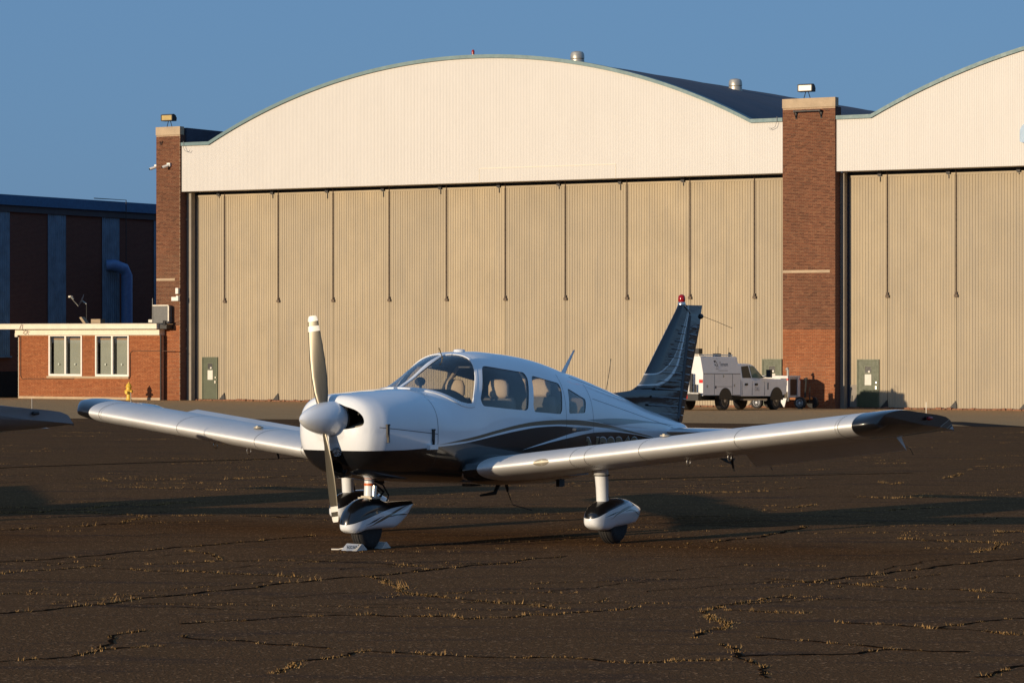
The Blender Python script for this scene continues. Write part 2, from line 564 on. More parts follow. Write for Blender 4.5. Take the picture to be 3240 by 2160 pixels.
# cracks in the apron: (how grassy, corner points in metres)
CRACKS = [
    (0.8, [(-4.33, 25.17), (-4.03, 25.6), (-3.74, 25.82), (-3.61, 26.07)]),
    (1.0, [(-3.57, 25.75), (-3.28, 25.65), (-3.02, 25.48), (-2.77, 25.44), (-2.43, 25.23), (-2.09, 25.03), (-1.76, 24.83)]),
    (0.3, [(-3.7, 21.5), (-3.35, 21.88), (-3.05, 22.34), (-2.84, 22.75), (-2.65, 23.0), (-2.39, 23.35), (-2.13, 23.66), (-1.87, 24.16), (-1.59, 24.54), (-1.22, 24.93), (-0.91, 25.23), (-0.6, 25.75)]),
    (0.4, [(-3.19, 26.23), (-2.87, 26.4), (-2.6, 26.63), (-2.15, 26.7), (-1.63, 26.56), (-1.12, 26.29), (-0.81, 26.07)]),
    (0.9, [(-3.04, 27.94), (-2.83, 27.57), (-2.64, 27.09), (-2.66, 26.79)]),
    (1.0, [(-1.22, 24.93), (-1.04, 24.44), (-0.92, 23.79), (-0.83, 23.85), (-0.9, 23.35), (-0.76, 23.14), (-0.54, 22.97)]),
    (0.5, [(-2.32, 20.71), (-2.14, 20.85), (-1.91, 20.97), (-1.76, 21.11), (-1.61, 21.25), (-1.38, 21.31), (-1.05, 21.43), (-0.84, 21.31), (-0.5, 21.28)]),
    (0.7, [(-3.15, 18.29), (-2.88, 18.45), (-2.74, 18.67), (-2.61, 18.98), (-2.31, 19.25)]),
    (0.6, [(-2.62, 19.07), (-2.65, 19.55), (-2.64, 20.05), (-2.51, 20.25)]),
    (0.4, [(-2.22, 19.92), (-2.08, 19.67), (-1.82, 19.55), (-1.52, 19.31), (-1.38, 19.31), (-1.23, 19.09), (-1.17, 19.07)]),
    (0.9, [(-1.42, 17.67), (-1.4, 17.82), (-1.32, 17.97), (-1.3, 18.34), (-1.14, 18.51), (-0.92, 18.9), (-0.74, 18.82), (-0.44, 18.71)]),
    (1.0, [(-0.79, 23.11), (-0.68, 23.03), (-0.51, 22.81), (-0.36, 22.67), (-0.2, 22.55), (-0.11, 22.4), (0.05, 22.29), (0.2, 22.12), (0.32, 21.9), (0.4, 21.92)]),
    (0.8, [(-0.72, 21.31), (-0.48, 21.31), (-0.34, 21.1), (-0.18, 21.21), (-0.05, 21.21), (0.09, 21.34), (0.16, 21.41), (0.3, 21.41), (0.46, 21.63), (0.68, 21.73), (0.86, 21.84), (0.92, 22.06)]),
    (0.2, [(-0.87, 25.47), (-0.41, 26.0), (-0.06, 26.39), (0.18, 26.87), (0.49, 27.21)]),
    (0.7, [(-0.64, 18.71), (-0.47, 18.7), (-0.27, 18.59), (-0.13, 18.57), (0.08, 18.48), (0.25, 18.55), (0.42, 18.48), (0.58, 18.36), (0.7, 18.23), (0.84, 18.23), (1.03, 18.32), (1.33, 18.44)]),
    (0.9, [(1.5, 22.01), (1.42, 21.68), (1.38, 21.26), (1.47, 21.05), (1.5, 20.75), (1.42, 20.32), (1.29, 20.09), (1.19, 19.77)]),
    (0.2, [(1.92, 29.11), (2.51, 29.91), (3.17, 31.64)]),
    (0.9, [(1.44, 21.84), (1.56, 22.12), (1.79, 22.52), (1.99, 22.81), (2.18, 22.99)]),
    (0.8, [(2.11, 24.68), (2.24, 24.57), (2.4, 24.27), (2.69, 24.2), (2.85, 23.94), (3.01, 23.78), (3.22, 23.65), (3.37, 23.59), (3.5, 23.61), (3.64, 23.42), (3.95, 23.24)]),
    (0.7, [(1.58, 21.79), (1.72, 21.71), (1.93, 21.58), (2.15, 21.61)]),
    (0.6, [(2.28, 20.81), (2.4, 20.76), (2.7, 20.66), (2.89, 20.4), (3.13, 20.28), (3.28, 20.14), (3.43, 19.95)]),
    (0.5, [(2.89, 20.4), (3.01, 20.56), (3.15, 20.76), (3.36, 20.93), (3.64, 21.16)]),
    (0.7, [(1.4, 21.31), (1.44, 21.06), (1.5, 20.86), (1.46, 20.46), (1.4, 20.37)]),
    (0.6, [(1.38, 19.38), (1.42, 19.12), (1.4, 18.75), (1.47, 18.28), (1.52, 17.76), (1.48, 17.41)]),
    (0.3, [(1.4, 18.63), (1.77, 18.67), (1.98, 18.71), (2.17, 18.79), (2.37, 19.0), (2.66, 18.92), (2.91, 18.88)]),
    (0.8, [(3.86, 29.71), (4.11, 29.27), (4.42, 29.15), (4.67, 29.08), (4.74, 28.83)]),
    (0.6, [(4.33, 27.73), (4.51, 28.09), (4.71, 28.64), (4.83, 28.92)]),
    (0.8, [(4.99, 30.64), (5.3, 30.8)]),
    (0.2, [(2.4, 24.27), (2.61, 24.54), (2.88, 24.89), (3.18, 25.25), (3.41, 25.54), (3.85, 26.15), (4.64, 26.96)]),
    (0.3, [(2.71, 17.45), (2.83, 17.62), (3.11, 18.06)]),
    (0.4, [(1.65, 19.82), (1.82, 19.59), (2.1, 19.42), (2.31, 19.25), (2.41, 19.08)]),
    (1.0, [(-6.04, 35.08), (-5.75, 35.08), (-5.51, 34.94)]),
    (1.0, [(-5.85, 33.99), (-5.42, 34.17), (-5.32, 34.52), (-5.01, 34.8), (-4.85, 35.22), (-4.85, 35.65), (-4.35, 35.5), (-4.11, 36.09), (-3.88, 36.39)]),
    (1.0, [(-4.94, 34.25), (-4.6, 33.86), (-4.26, 33.6), (-4.08, 33.34), (-3.98, 33.52), (-3.72, 33.47), (-3.35, 33.6)]),
    (0.4, [(-5.31, 30.87), (-4.98, 31.42), (-4.52, 31.65), (-4.24, 32.23), (-4.1, 33.21)]),
    (0.6, [(-6.25, 42.56), (-5.91, 42.58), (-5.62, 41.72)]),
    (0.7, [(-5.22, 40.11), (-4.69, 39.74), (-4.22, 39.57), (-3.77, 39.21)]),
    (0.5, [(-5.33, 41.95), (-4.91, 42.42), (-4.14, 42.47), (-3.8, 42.96), (-3.28, 43.75), (-2.88, 43.79)]),
    (0.3, [(-3.04, 33.47), (-2.64, 33.34), (-2.41, 33.09), (-2.18, 33.09)]),
    (0.2, [(-4.56, 26.48), (-3.94, 27.13), (-3.32, 28.18), (-2.76, 28.93), (-1.98, 30.12)]),
    (0.8, [(2.92, 34.56), (3.06, 34.56)]),
    (0.8, [(3.23, 35.06), (3.65, 35.75)]),
    (0.9, [(3.99, 34.58), (4.15, 34.42)]),
    (0.9, [(4.35, 34.59), (4.66, 34.93), (5.07, 35.28)]),
    (0.6, [(4.23, 37.87), (4.81, 37.5), (5.41, 37.95)]),
    (0.5, [(5.25, 42.64), (5.36, 41.8), (5.55, 42.39)]),
    (0.5, [(6.47, 44.4), (6.76, 45.44), (7.05, 46.53)]),
    (0.7, [(3.86, 29.61), (4.36, 29.27), (4.98, 28.94)]),
    (0.6, [(2.13, 38.58), (2.68, 38.83), (3.42, 39.33)]),
    (0.6, [(4.97, 30.55), (5.28, 30.68)]),
    (0.4, [(2.21, 43.36), (3.25, 42.63)]),
]
def fbm1(k, seed):
    return math.sin(k * 1.7 + seed) * 0.5 + math.sin(k * 3.9 + seed * 2.3) * 0.3 + math.sin(k * 9.1 + seed * 0.7) * 0.2

ck, gr = MB(), MB()
rnd = random.Random(5)

def tuft(x, y, size, n):
    for _ in range(n):
        a = rnd.uniform(0, 2 * PI)
        h = size * rnd.uniform(0.45, 1.15)
        px, py = x + rnd.gauss(0, size * 0.9), y + rnd.gauss(0, size * 0.7)
        lean = rnd.uniform(0.3, 1.5)
        wv = rnd.uniform(0.0022, 0.0048)
        dx, dy = math.cos(a), math.sin(a)
        z = gz(px, py)
        tip = (px + dx * h * lean, py + dy * h * lean, z + h * max(0.25, 1.15 - 0.6 * lean))
        gr.add([(px - dy * wv, py + dx * wv, z - 0.002), (px + dy * wv, py - dx * wv, z - 0.002), tip], [(0, 1, 2)])

for ci, (dens, pl) in enumerate(CRACKS):
    # a wandering ribbon of dark crack with grass rooted in it
    pts = []
    for i in range(len(pl) - 1):
        (xa, ya), (xb, yb) = pl[i], pl[i + 1]
        L = math.hypot(xb - xa, yb - ya)
        k = max(2, int(L / 0.07))
        for q in range(k):
            t = q / k
            pts.append((xa + (xb - xa) * t, ya + (yb - ya) * t))
    pts.append(pl[-1])
    vv, ff = [], []
    for i, (x, y) in enumerate(pts):
        j = min(i + 1, len(pts) - 1)
        h = max(0, i - 1)
        d = Vector((pts[j][0] - pts[h][0], pts[j][1] - pts[h][1], 0))
        if d.length < 1e-6:
            d = Vector((1, 0, 0))
        d.normalize()
        off = 0.05 * fbm1(i * 0.35, ci)
        x, y = x - d.y * off, y + d.x * off
        wd = 0.007 + 0.014 * max(0, 0.5 + fbm1(i * 0.8, ci * 3.1)) + (0.006 if dens < 0.35 else 0)
        vv += [(x - d.y * wd, y + d.x * wd, gz(x, y) + 0.004), (x + d.y * wd, y - d.x * wd, gz(x, y) + 0.004)]
        if i:
            o = 2 * i
            ff.append((o - 2, o - 1, o + 1, o))
        clump = max(0.0, 0.25 + 0.95 * fbm1(i * 0.11, ci * 1.9 + 2))
        if rnd.random() < dens * (0.75 + 0.6 * clump):
            big = 1 + 1.3 * clump * (rnd.random() < 0.14)
            tuft(x, y, rnd.uniform(0.014, 0.032) * big * (1.2 if y > 34 else 1.0), rnd.randint(12, 22))
    ck.add(vv, ff)
# finer crack fragments with grass, scattered over the whole apron
for _ in range(420):
    y = 22 * (4.6 ** rnd.random())
    x = rnd.uniform(-0.2, 0.2) * y
    if y > 92:
        continue
    a = R(rnd.choice([-12, 4, 30, 52]) + rnd.uniform(-10, 10))
    L = rnd.uniform(0.25, 1.8)
    k = int(L / 0.08) + 2
    vv, ff = [], []
    grassy = rnd.random() < 0.55
    for i in range(k):
        q = L * i / k
        off = 0.06 * fbm1(i * 0.4, x + y)
        xx, yy = x + math.cos(a) * q - math.sin(a) * off, y + math.sin(a) * q + math.cos(a) * off
        wd = 0.004 + 0.006 * rnd.random()
        z = gz(xx, yy) + 0.004
        vv += [(xx - math.sin(a) * wd, yy + math.cos(a) * wd, z), (xx + math.sin(a) * wd, yy - math.cos(a) * wd, z)]
        if i:
            o = 2 * i
            ff.append((o - 2, o - 1, o + 1, o))
        if grassy and rnd.random() < 0.75:
            tuft(xx, yy, rnd.uniform(0.011, 0.024) * (1 + 0.014 * max(0, y - 30)), rnd.randint(4, 9))
    ck.add(vv, ff)
# two long straight dark lines beyond the aircraft
for (xa, ya), (xb, yb), wd in (((-12.0, 40.9), (-2.6, 54.3), 0.055), ((1.2, 42.85), (6.3, 46.7), 0.04)):
    d = Vector((xb - xa, yb - ya, 0)).normalized()
    vv, ff = [], []
    for i in range(41):
        x, y = xa + (xb - xa) * i / 40, ya + (yb - ya) * i / 40
        z = gz(x, y) + 0.005
        q = wd * (0.8 + 0.4 * rnd.random())
        vv += [(x - d.y * q, y + d.x * q, z), (x + d.y * q, y - d.x * q, z)]
        if i:
            ff.append((2 * i - 2, 2 * i - 1, 2 * i + 1, 2 * i))
    ck.add(vv, ff)
tag(ck.build('pavement_cracks_lines', M_CRACKLINE), kind='structure')
tag(gr.build('dry_grass', M_GRASS), kind='stuff')
# ------------------------------------------------------------------ the hangar (front frame: x along, y into the building)
RZ = -TH
T0 = -74.7
hangar = empty('hangar', facade(T0, 0, ZB), RZ, 'long two bay hangar with white arched gables, beige sliding doors and brick piers', 'hangar')
HX = lambda t: t - T0
HZ = lambda z: z - ZB
ARC_R, HALF, EAVE = 33.8, 15.34, 12.14
BAYS = [(-74.72, -91.80, -57.74), (-38.05, -55.10, -21.0)]
def arch(t, c):
    d = abs(t - c)
    if d >= HALF:
        return EAVE
    return EAVE + math.sqrt(ARC_R ** 2 - d * d) - (ARC_R - 3.68)

def corr_profile(x0, x1, pitch, depth):
    """trapezoid rib profile -> list of (x, y)"""
    n = max(1, round((x1 - x0) / pitch))
    p = (x1 - x0) / n
    out = []
    for i in range(n):
        a = x0 + i * p
        out += [(a, 0.0), (a + 0.42 * p, 0.0), (a + 0.52 * p, depth), (a + 0.90 * p, depth)]
    out.append((x1, 0.0))
    return out

for bi, (c, ta, tb) in enumerate(BAYS):
    # white gable sheet
    b = MB()
    pr = corr_profile(ta + 0.006, tb - 0.006, 0.0835, 0.009)
    v = []
    for t, y in pr:
        v += [(HX(t), y, HZ(9.62)), (HX(t), y, HZ(arch(t, c) - 0.08))]
    b.add(v, [(2 * i, 2 * i + 2, 2 * i + 3, 2 * i + 1) for i in range(len(pr) - 1)])
    b.add([(HX(ta), 0.02, HZ(9.62)), (HX(tb), 0.02, HZ(9.62)), (HX(tb), 0.98, HZ(9.62)), (HX(ta), 0.98, HZ(9.62))], [(0, 1, 2, 3)])
    b.build('gable_wall', M_GABLE, hangar)
    # blue-green fascia following the arch
    b = MB()
    tt = [ta + 0.01] + [c - HALF + 2 * HALF * i / 48 for i in range(49)] + [tb - 0.01]
    rings = []
    for i, t in enumerate(tt):
        z = arch(t, c)
        rings.append([(HX(t), -0.10, HZ(z - 0.17)), (HX(t), -0.10, HZ(z)), (HX(t), 0.35, HZ(z + 0.01)), (HX(t), 0.35, HZ(z - 0.17))])
    b.loft(rings)
    b.build('fascia', M_FASC, hangar)
    # barrel roof
    b = MB()
    tt = [c - HALF + 2 * HALF * i / 60 for i in range(61)]
    rings = []
    for t in tt:
        z = arch(t, c)
        rings.append([(HX(t), y, HZ(z - 0.02 + 0.012 * math.sin(y * 3))) for y in [0.3 + 45 * k / 30 for k in range(31)]])
    b.loft(rings, caps=False, closed=False)
    for ea, eb in ((ta, c - HALF), (c + HALF, tb)):
        b.add([(HX(ea), 0.3, HZ(EAVE)), (HX(eb), 0.3, HZ(EAVE)), (HX(eb), 45, HZ(EAVE)), (HX(ea), 45, HZ(EAVE))], [(0, 1, 2, 3)])
    b.build('roof', M_ROOF, hangar)
    # low side walls of the bay and dark soffit / interior behind the doors
    b = MB()
    b.box(HX(ta), HX(tb), 1.15, 1.25, HZ(ZB), HZ(12.0))
    b.build('inner_wall', M_DARK, hangar)
# seam lines of a removed sign panel on the first gable
b = MB()
b.box(HX(-73.94), HX(-66.44), -0.012, 0.001, HZ(10.28), HZ(10.305))
b.box(HX(-73.95), HX(-73.93), -0.012, 0.001, HZ(9.64), HZ(10.28))
b.box(HX(-66.45), HX(-66.43), -0.012, 0.001, HZ(9.64), HZ(10.28))
b.build('panel_trim', M_CREAM, hangar)
# loose cable ends hanging from both eaves
for t in (-91.6, -58.0):
    sgn = 1 if t < -70 else -1
    b = MB()
    b.tube([(HX(t), -0.14, HZ(12.2)), (HX(t + 0.02 * sgn), -0.16, HZ(11.9)), (HX(t + 0.1 * sgn), -0.15, HZ(11.72)), (HX(t + 0.35 * sgn), -0.14, HZ(11.62)), (HX(t + 0.42 * sgn), -0.14, HZ(11.74))], 0.012, 5)
    b.build('cable', M_GALV, hangar)
# parapet along the left edge and side wall
b = MB()
b.box(HX(-92.2), HX(-91.75), 0.36, 30, HZ(12.0), HZ(12.93))
b.box(HX(-91.75), HX(-91.70), 4.9, 5.0, HZ(12.1), HZ(12.93))
b.build('parapet', M_PARA, hangar)
b = MB()
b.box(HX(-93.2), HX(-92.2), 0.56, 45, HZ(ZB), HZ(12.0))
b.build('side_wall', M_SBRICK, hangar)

# ---- sliding doors
DY = 0.92
def door_leaf(t0, t1):
    b = MB()
    pr = corr_profile(t0 + 0.012, t1 - 0.012, 0.1394, 0.022)
    v = []
    for t, y in pr:
        v += [(HX(t), DY + y, HZ(ZB + 0.06)), (HX(t), DY + y, HZ(9.36))]
    b.add(v, [(2 * i, 2 * i + 2, 2 * i + 3, 2 * i + 1) for i in range(len(pr) - 1)])
    b.box(HX(t0 + 0.012), HX(t1 - 0.012), DY - 0.015, DY + 0.04, HZ(9.36), HZ(9.46))
    return b.build('door_leaf', M_DOOR, hangar)
joints = {0: [-89.73 + 3.345 * i for i in range(10)], 1: [-52.99 + 3.31 * i for i in range(10)]}
ends = {0: (-91.54, -57.6), 1: (-54.86, -21.2)}
slot_me = tri_me = None
for k in (0, 1):
    es = [ends[k][0]] + joints[k] + [ends[k][1]]
    for a, bb in zip(es[:-1], es[1:]):
        door_leaf(a, bb)
    for j in joints[k]:
        # dark guide channel in the upper half, small stop at its foot, dark wheel guard at the ground
        b = MB()
        b.box(-0.040, -0.014, -0.030, 0.01, HZ(4.06), HZ(9.58))
        b.box(0.012, 0.026, -0.022, 0.01, HZ(4.06), HZ(9.50))
        b.box(-0.085, 0.085, -0.09, 0.01, HZ(3.90), HZ(4.02))
        b.box(-0.03, 0.045, -0.10, 0.01, HZ(4.02), HZ(4.14))
        if slot_me is None:
            slot_me = b.mesh('guide_channel', M_RUST)
            q = MB()
            q.prism([(-0.33, 0.06), (0.03, 0.06), (0.02, 0.24), (-0.015, 0.395)], -0.07, 0.01)
            tri_me = q.mesh('wheel_guard', M_DARK)
        o = link('guide_channel', slot_me, hangar)
        o.location = (HX(j), DY, 0)
        o = link('wheel_guard', tri_me, hangar)
        o.location = (HX(j), DY, 0)
    # rollers under the header
    for j in joints[k][:-1]:
        b = MB()
        b.box(HX(j) - 0.45, HX(j) - 0.27, DY - 0.12, DY + 0.02, HZ(9.40), HZ(9.60))
        b.box(HX(j) - 0.375, HX(j) - 0.345, DY - 0.03, DY + 0.02, HZ(9.1 + 0.2 * rnd.random()), HZ(9.40))
        b.build('roller', M_DARK, hangar)
    b = MB()
    b.box(HX(ends[k][0]), HX(ends[k][1]), DY - 0.16, DY + 0.05, HZ(ZB - 0.02), HZ(ZB + 0.05))
    for _ in range(120):
        t = rnd.uniform(*ends[k])
        b.box(HX(t), HX(t) + rnd.uniform(0.05, 0.3), DY - 0.2 - 0.06 * rnd.random(), DY - 0.1, HZ(ZB - 0.02), HZ(ZB + rnd.uniform(0.02, 0.10)))
    b.build('door_track', M_SILL, hangar)
    # steel column and dark seal beside each left-hand pier
    t = BAYS[k][1]
    b = MB()
    b.box(HX(t) - 0.02, HX(t) + (0.26 if k == 0 else 0.18), 0.46, 0.80, HZ(ZB), HZ(9.60))
    for z in (8.15, 2.45, 1.5):
        b.box(HX(t) - 0.07, HX(t) + 0.01, 0.40, 0.459, HZ(z), HZ(z + 0.10))
    b.build('steel_column', M_COLM, hangar)
    b = MB()
    b.box(HX(t) - 0.02, HX(ends[k][0]) + 0.02, 0.83, 0.90, HZ(ZB), HZ(9.60))
    b.build('door_seal', M_NAVY, hangar)

# ---- green personnel doors let into the leaves
def personnel_door(t, w, tilt=0.0):
    b = MB()
    y = DY - 0.03
    b.box(HX(t) + 0.03, HX(t + w) - 0.03, y, y + 0.05, HZ(ZB + 0.07), HZ(1.06))
    d = b.build('personnel_door', M_GREEN, hangar)
    b = MB()
    for x0, x1, z0, z1 in ((t - 0.02, t + 0.028, ZB + 0.05, 1.11), (t + w - 0.028, t + w + 0.02, ZB + 0.05, 1.11), (t + 0.028, t + w - 0.028, 1.065, 1.11)):
        b.box(HX(x0), HX(x1), y - 0.035, y + 0.05, HZ(z0), HZ(z1))
    b.build('door_frame', M_GREENF, d)
    wx = t + w * 0.36
    b = MB()
    b.box(HX(wx), HX(wx + 0.30), y - 0.006, y + 0.001, HZ(0.50), HZ(0.78))
    b.build('window_pane', M_BLK, d)
    b = MB()
    for x0, x1, z0, z1 in ((-0.03, 0.33, 0.78, 0.81), (-0.03, 0.33, 0.47, 0.50), (-0.03, 0.0, 0.50, 0.78), (0.30, 0.33, 0.50, 0.78)):
        b.box(HX(wx + x0), HX(wx + x1), y - 0.015, y + 0.001, HZ(z0), HZ(z1))
    b.build('window_frame', M_GREENF, d)
    b = MB()
    b.lathe([(0.0, 0), (0.05, 0.0), (0.055, 0.02), (0.0, 0.03)], (HX(wx + 0.21), y - 0.035, HZ(0.55)), 'y', 10)
    b.build('sticker', M_PAPER, d)
    b = MB()
    b.box(HX(wx - 0.01), HX(wx + 0.31), y - 0.010, y + 0.001, HZ(-0.06), HZ(0.43))
    b.build('notice', M_PAPER, d)
    b = MB()
    b.box(HX(t + w - 0.13), HX(t + w - 0.07), y - 0.05, y + 0.001, HZ(0.02), HZ(0.10))
    b.build('lock', M_BRASS, d)
    b = MB()
    b.box(HX(t + w - 0.14), HX(t + w - 0.08), y - 0.06, y + 0.001, HZ(-0.24), HZ(-0.10))
    b.build('handle', M_BRASS, d)
personnel_door(-91.13, 0.94)
personnel_door(-59.22, 0.96)
personnel_door(-54.46, 1.04)
b = MB()
b.box(HX(-54.86), HX(-54.47), DY - 0.02, DY - 0.002, HZ(ZB + 0.06), HZ(-0.05))
b.build('grey_infill', M_COLM, hangar)

# ---- brick piers: real bricks laid in running bond in front of a mortar core
def brick_mesh(L, mat, name='brick'):
    b = MB()
    h = 0.0575
    b.add([(0, 0.02, 0), (L, 0.02, 0), (L, 0.02, h), (0, 0.02, h), (0.002, 0, 0.002), (L - 0.002, 0, 0.002), (L - 0.002, 0, h - 0.002), (0.002, 0, h - 0.002)],
          [(4, 5, 6, 7), (0, 1, 5, 4), (1, 2, 6, 5), (2, 3, 7, 6), (3, 0, 4, 7)])
    return b.mesh(name, mat)

def lay_bricks(parent, x0, x1, z0, z1, y, mats, singles, skip=(), name='brick', local=True):
    """mats = (single, wall) material; `singles` bricks become parts of their own, the rest one part"""
    CH, BL = 0.0677, 0.213
    full = brick_mesh(BL - 0.010, mats[0])
    rest = MB()
    cnt = 0
    rows = int((z1 - z0) / CH + 0.01)
    rr = random.Random(int(abs(x0) * 100) + int(z1 * 10))
    for r in range(rows):
        z = z0 + r * CH + 0.005
        x = x0 - (BL / 2 if r % 2 else 0)
        if r % 6 == 5:
            step = BL / 2
        else:
            step = BL
        while x < x1 - 0.02:
            a, e = max(x + 0.005, x0 + 0.003), min(x + step - 0.005, x1 - 0.003)
            x += step
            if e - a < 0.03:
                continue
            pieces = [(a, e)]
            for sx0, sx1, sz0, sz1 in skip:
                if z + 0.06 > sz0 and z < sz1:
                    np_ = []
                    for pa, pe in pieces:
                        if pe <= sx0 or pa >= sx1:
                            np_.append((pa, pe))
                        else:
                            if sx0 - pa > 0.03:
                                np_.append((pa, sx0 - 0.004))
                            if pe - sx1 > 0.03:
                                np_.append((sx1 + 0.004, pe))
                    pieces = np_
            for pa, pe in pieces:
                jy = rr.uniform(-0.003, 0.002)
                if cnt < singles and abs((pe - pa) - (BL - 0.010)) < 1e-4:
                    o = link(name, full, parent)
                    o.location = (pa, y + jy, z)
                    cnt += 1
                else:
                    h = 0.0575
                    rest.add([(pa, y + jy + 0.02, z), (pe, y + jy + 0.02, z), (pe, y + jy + 0.02, z + h), (pa, y + jy + 0.02, z + h),
                              (pa, y + jy, z), (pe, y + jy, z), (pe, y + jy, z + h), (pa, y + jy, z + h)],
                             [(4, 5, 6, 7), (0, 1, 5, 4), (1, 2, 6, 5), (2, 3, 7, 6), (3, 0, 4, 7)])
    if rest.v:
        tag(rest.build('brickwork', mats[1], parent), kind='stuff')

def pier(t0, t1, zs, band, left):
    zs = ZB + 0.0677 * round((zs - ZB) / 0.0677)
    b = MB()
    b.box(HX(t0), HX(t1), -0.086, 0.55, HZ(ZB - 0.05), HZ(12.56))
    core = b.build('brick_pier', [M_MORT], hangar)
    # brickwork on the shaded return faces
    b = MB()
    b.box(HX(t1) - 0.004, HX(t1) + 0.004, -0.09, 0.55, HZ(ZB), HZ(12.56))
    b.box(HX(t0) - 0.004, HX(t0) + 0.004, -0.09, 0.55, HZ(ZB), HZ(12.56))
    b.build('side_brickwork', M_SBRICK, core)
    sk = [(HX(band[0]), HX(band[1]), HZ(5.05), HZ(5.15))]
    lay_bricks(core, HX(t0), HX(t1), HZ(ZB), HZ(zs), -0.10, (M_BO_O, M_BO), 300 if not left else 0, sk)
    lay_bricks(core, HX(t0), HX(t1), HZ(zs), HZ(12.54), -0.10, (M_BD_O, M_BD), 0 if not left else 300, sk)
    b = MB()
    b.box(HX(band[0]), HX(band[1]), -0.108, -0.07, HZ(5.055), HZ(5.145))
    b.build('stone_band', M_STONE, core)
    b = MB()
    b.box(HX(t0) - 0.015, HX(t1) + 0.015, -0.125, 0.24, HZ(12.56), HZ(12.98))
    b.build('stone_cap', M_STONE, core)
    return core
pier(-93.36, -91.84, 2.75, (-93.34, -92.16), True)
pier(-57.73, -55.12, 2.46, (-57.72, -55.38), False)
b = MB()
b.box(HX(-21.0), HX(-18.4), -0.09, 0.55, HZ(ZB), HZ(12.56))
b.build('brick_pier', M_SBRICK, hangar)
# iron bracket bar high on the right pier
b = MB()
b.box(HX(-57.10), HX(-55.76), -0.34, -0.30, HZ(12.36), HZ(12.42))
for t in (-57.05, -55.80):
    b.box(HX(t) - 0.03, HX(t) + 0.03, -0.36, -0.10, HZ(12.34), HZ(12.43))
    b.tube([(HX(t), -0.34, HZ(12.36)), (HX(t), -0.12, HZ(12.08))], 0.025, 6)
    b.box(HX(t) - 0.04, HX(t) + 0.04, -0.13, -0.10, HZ(12.04), HZ(12.42))
b.build('iron_bracket', M_DARK, hangar)
b = MB()
b.tube([(HX(-93.1), -0.13, HZ(12.22)), (HX(-93.02), -0.16, HZ(12.05)), (HX(-92.93), -0.13, HZ(12.24))], 0.02, 6)
b.build('iron_hook', M_DARK, hangar)
# blue logo letter on the second gable, running out of the picture
b = MB()
poly = [(-46.32, 10.66), (-46.32, 11.10)] + [(-45.82 - 0.5 * math.cos(a), 11.10 + 0.42 * math.sin(a)) for a in [PI / 2 * k / 8 for k in range(1, 9)]] + [(-45.0, 11.52), (-45.0, 10.62), (-46.22, 10.62)]
b.prism([(HX(x), HZ(z)) for x, z in poly], -0.10, -0.005)
b.build('blue_letter', M_BLUES, hangar)

def place(o, t, off, z):
    o.location = facade(t, off, z)
    o.rotation_euler = (0, 0, RZ)
    return o

# ---- floodlights on top of the piers
def floodlight(t, lamp, label):
    r = empty('floodlight', facade(t, 0.05, 12.98), RZ, label, 'floodlight', 'floodlights on the piers')
    b = MB()
    rings = []
    prof = [(-0.17, 0.30), (0.17, 0.30), (0.20, 0.46), (0.10, 0.60), (-0.05, 0.66), (-0.17, 0.63)]
    b.add([], [])
    for x in (-0.36, 0.36):
        rings.append([(x, y - 0.05, z) for y, z in prof])
    b.loft(rings)
    b.build('housing', M_BLK, r)
    b = MB()
    b.box(-0.315, 0.315, -0.245, -0.221, 0.33, 0.60)
    b.build('lens', lamp, r)
    b = MB()
    for z in (0.325, 0.605):
        b.box(-0.36, 0.36, -0.262, -0.22, z - 0.02, z + 0.02)
    for x in (-0.34, 0.34):
        b.box(x - 0.022, x + 0.022, -0.262, -0.22, 0.31, 0.62)
    b.build('bezel', M_BLK, r)
    b = MB()
    b.tube([(-0.16, 0, 0.0), (-0.06, 0, 0.32)], 0.018, 6)
    b.tube([(0.16, 0, 0.0), (0.06, 0, 0.32)], 0.018, 6)
    b.build('bracket', M_BLK, r)
    return r
M_LENSW = simple('pale_lens', (0.85, 0.80, 0.68), 0.35, var=0.04)
M_LENSY = simple('amber_lens', (0.50, 0.36, 0.12), 0.3, var=0.2, scale=3)
floodlight(-92.62, M_LENSY, 'black floodlight with dull amber glass on the narrow left pier')
floodlight(-56.58, M_LENSW, 'black floodlight with bright pale glass on the wide right pier')

# ---- roof ventilators, obstruction light
def vent(t, off, label):
    r = empty('roof_ventilator', facade(t, off, arch(t, -74.72) - 0.12), RZ, label, 'roof vent', 'ventilators on the barrel roof')
    b = MB()
    b.lathe([(0.34, 0), (0.34, 0.22), (0.30, 0.26)], n=20)
    b.build('neck', M_GALV, r, 40)
    b = MB()
    b.lathe([(0.30, 0.24), (0.345, 0.28), (0.34, 0.42), (0.335, 0.43), (0.325, 0.52), (0.27, 0.60), (0.12, 0.64), (0.0, 0.645)], n=20)
    b.build('cap', M_GALV, r, 40)
vent(-69.95, 2.6, 'larger steel roof ventilator near the top of the arch')
vent(-66.15, 12.3, 'smaller steel roof ventilator lower down the dark roof')
ol = empty('obstruction_light', facade(-74.42, 0.2, 15.80), RZ, 'small red warning light on the crown of the arched roof', 'warning light')
b = MB(); b.lathe([(0.06, 0), (0.06, 0.06), (0.075, 0.07)], n=12); b.build('base', M_GALV, ol)
b = MB(); b.lathe([(0.07, 0.07), (0.075, 0.2), (0.05, 0.28), (0.0, 0.30)], n=12); b.build('lens', M_RED, ol, 40)

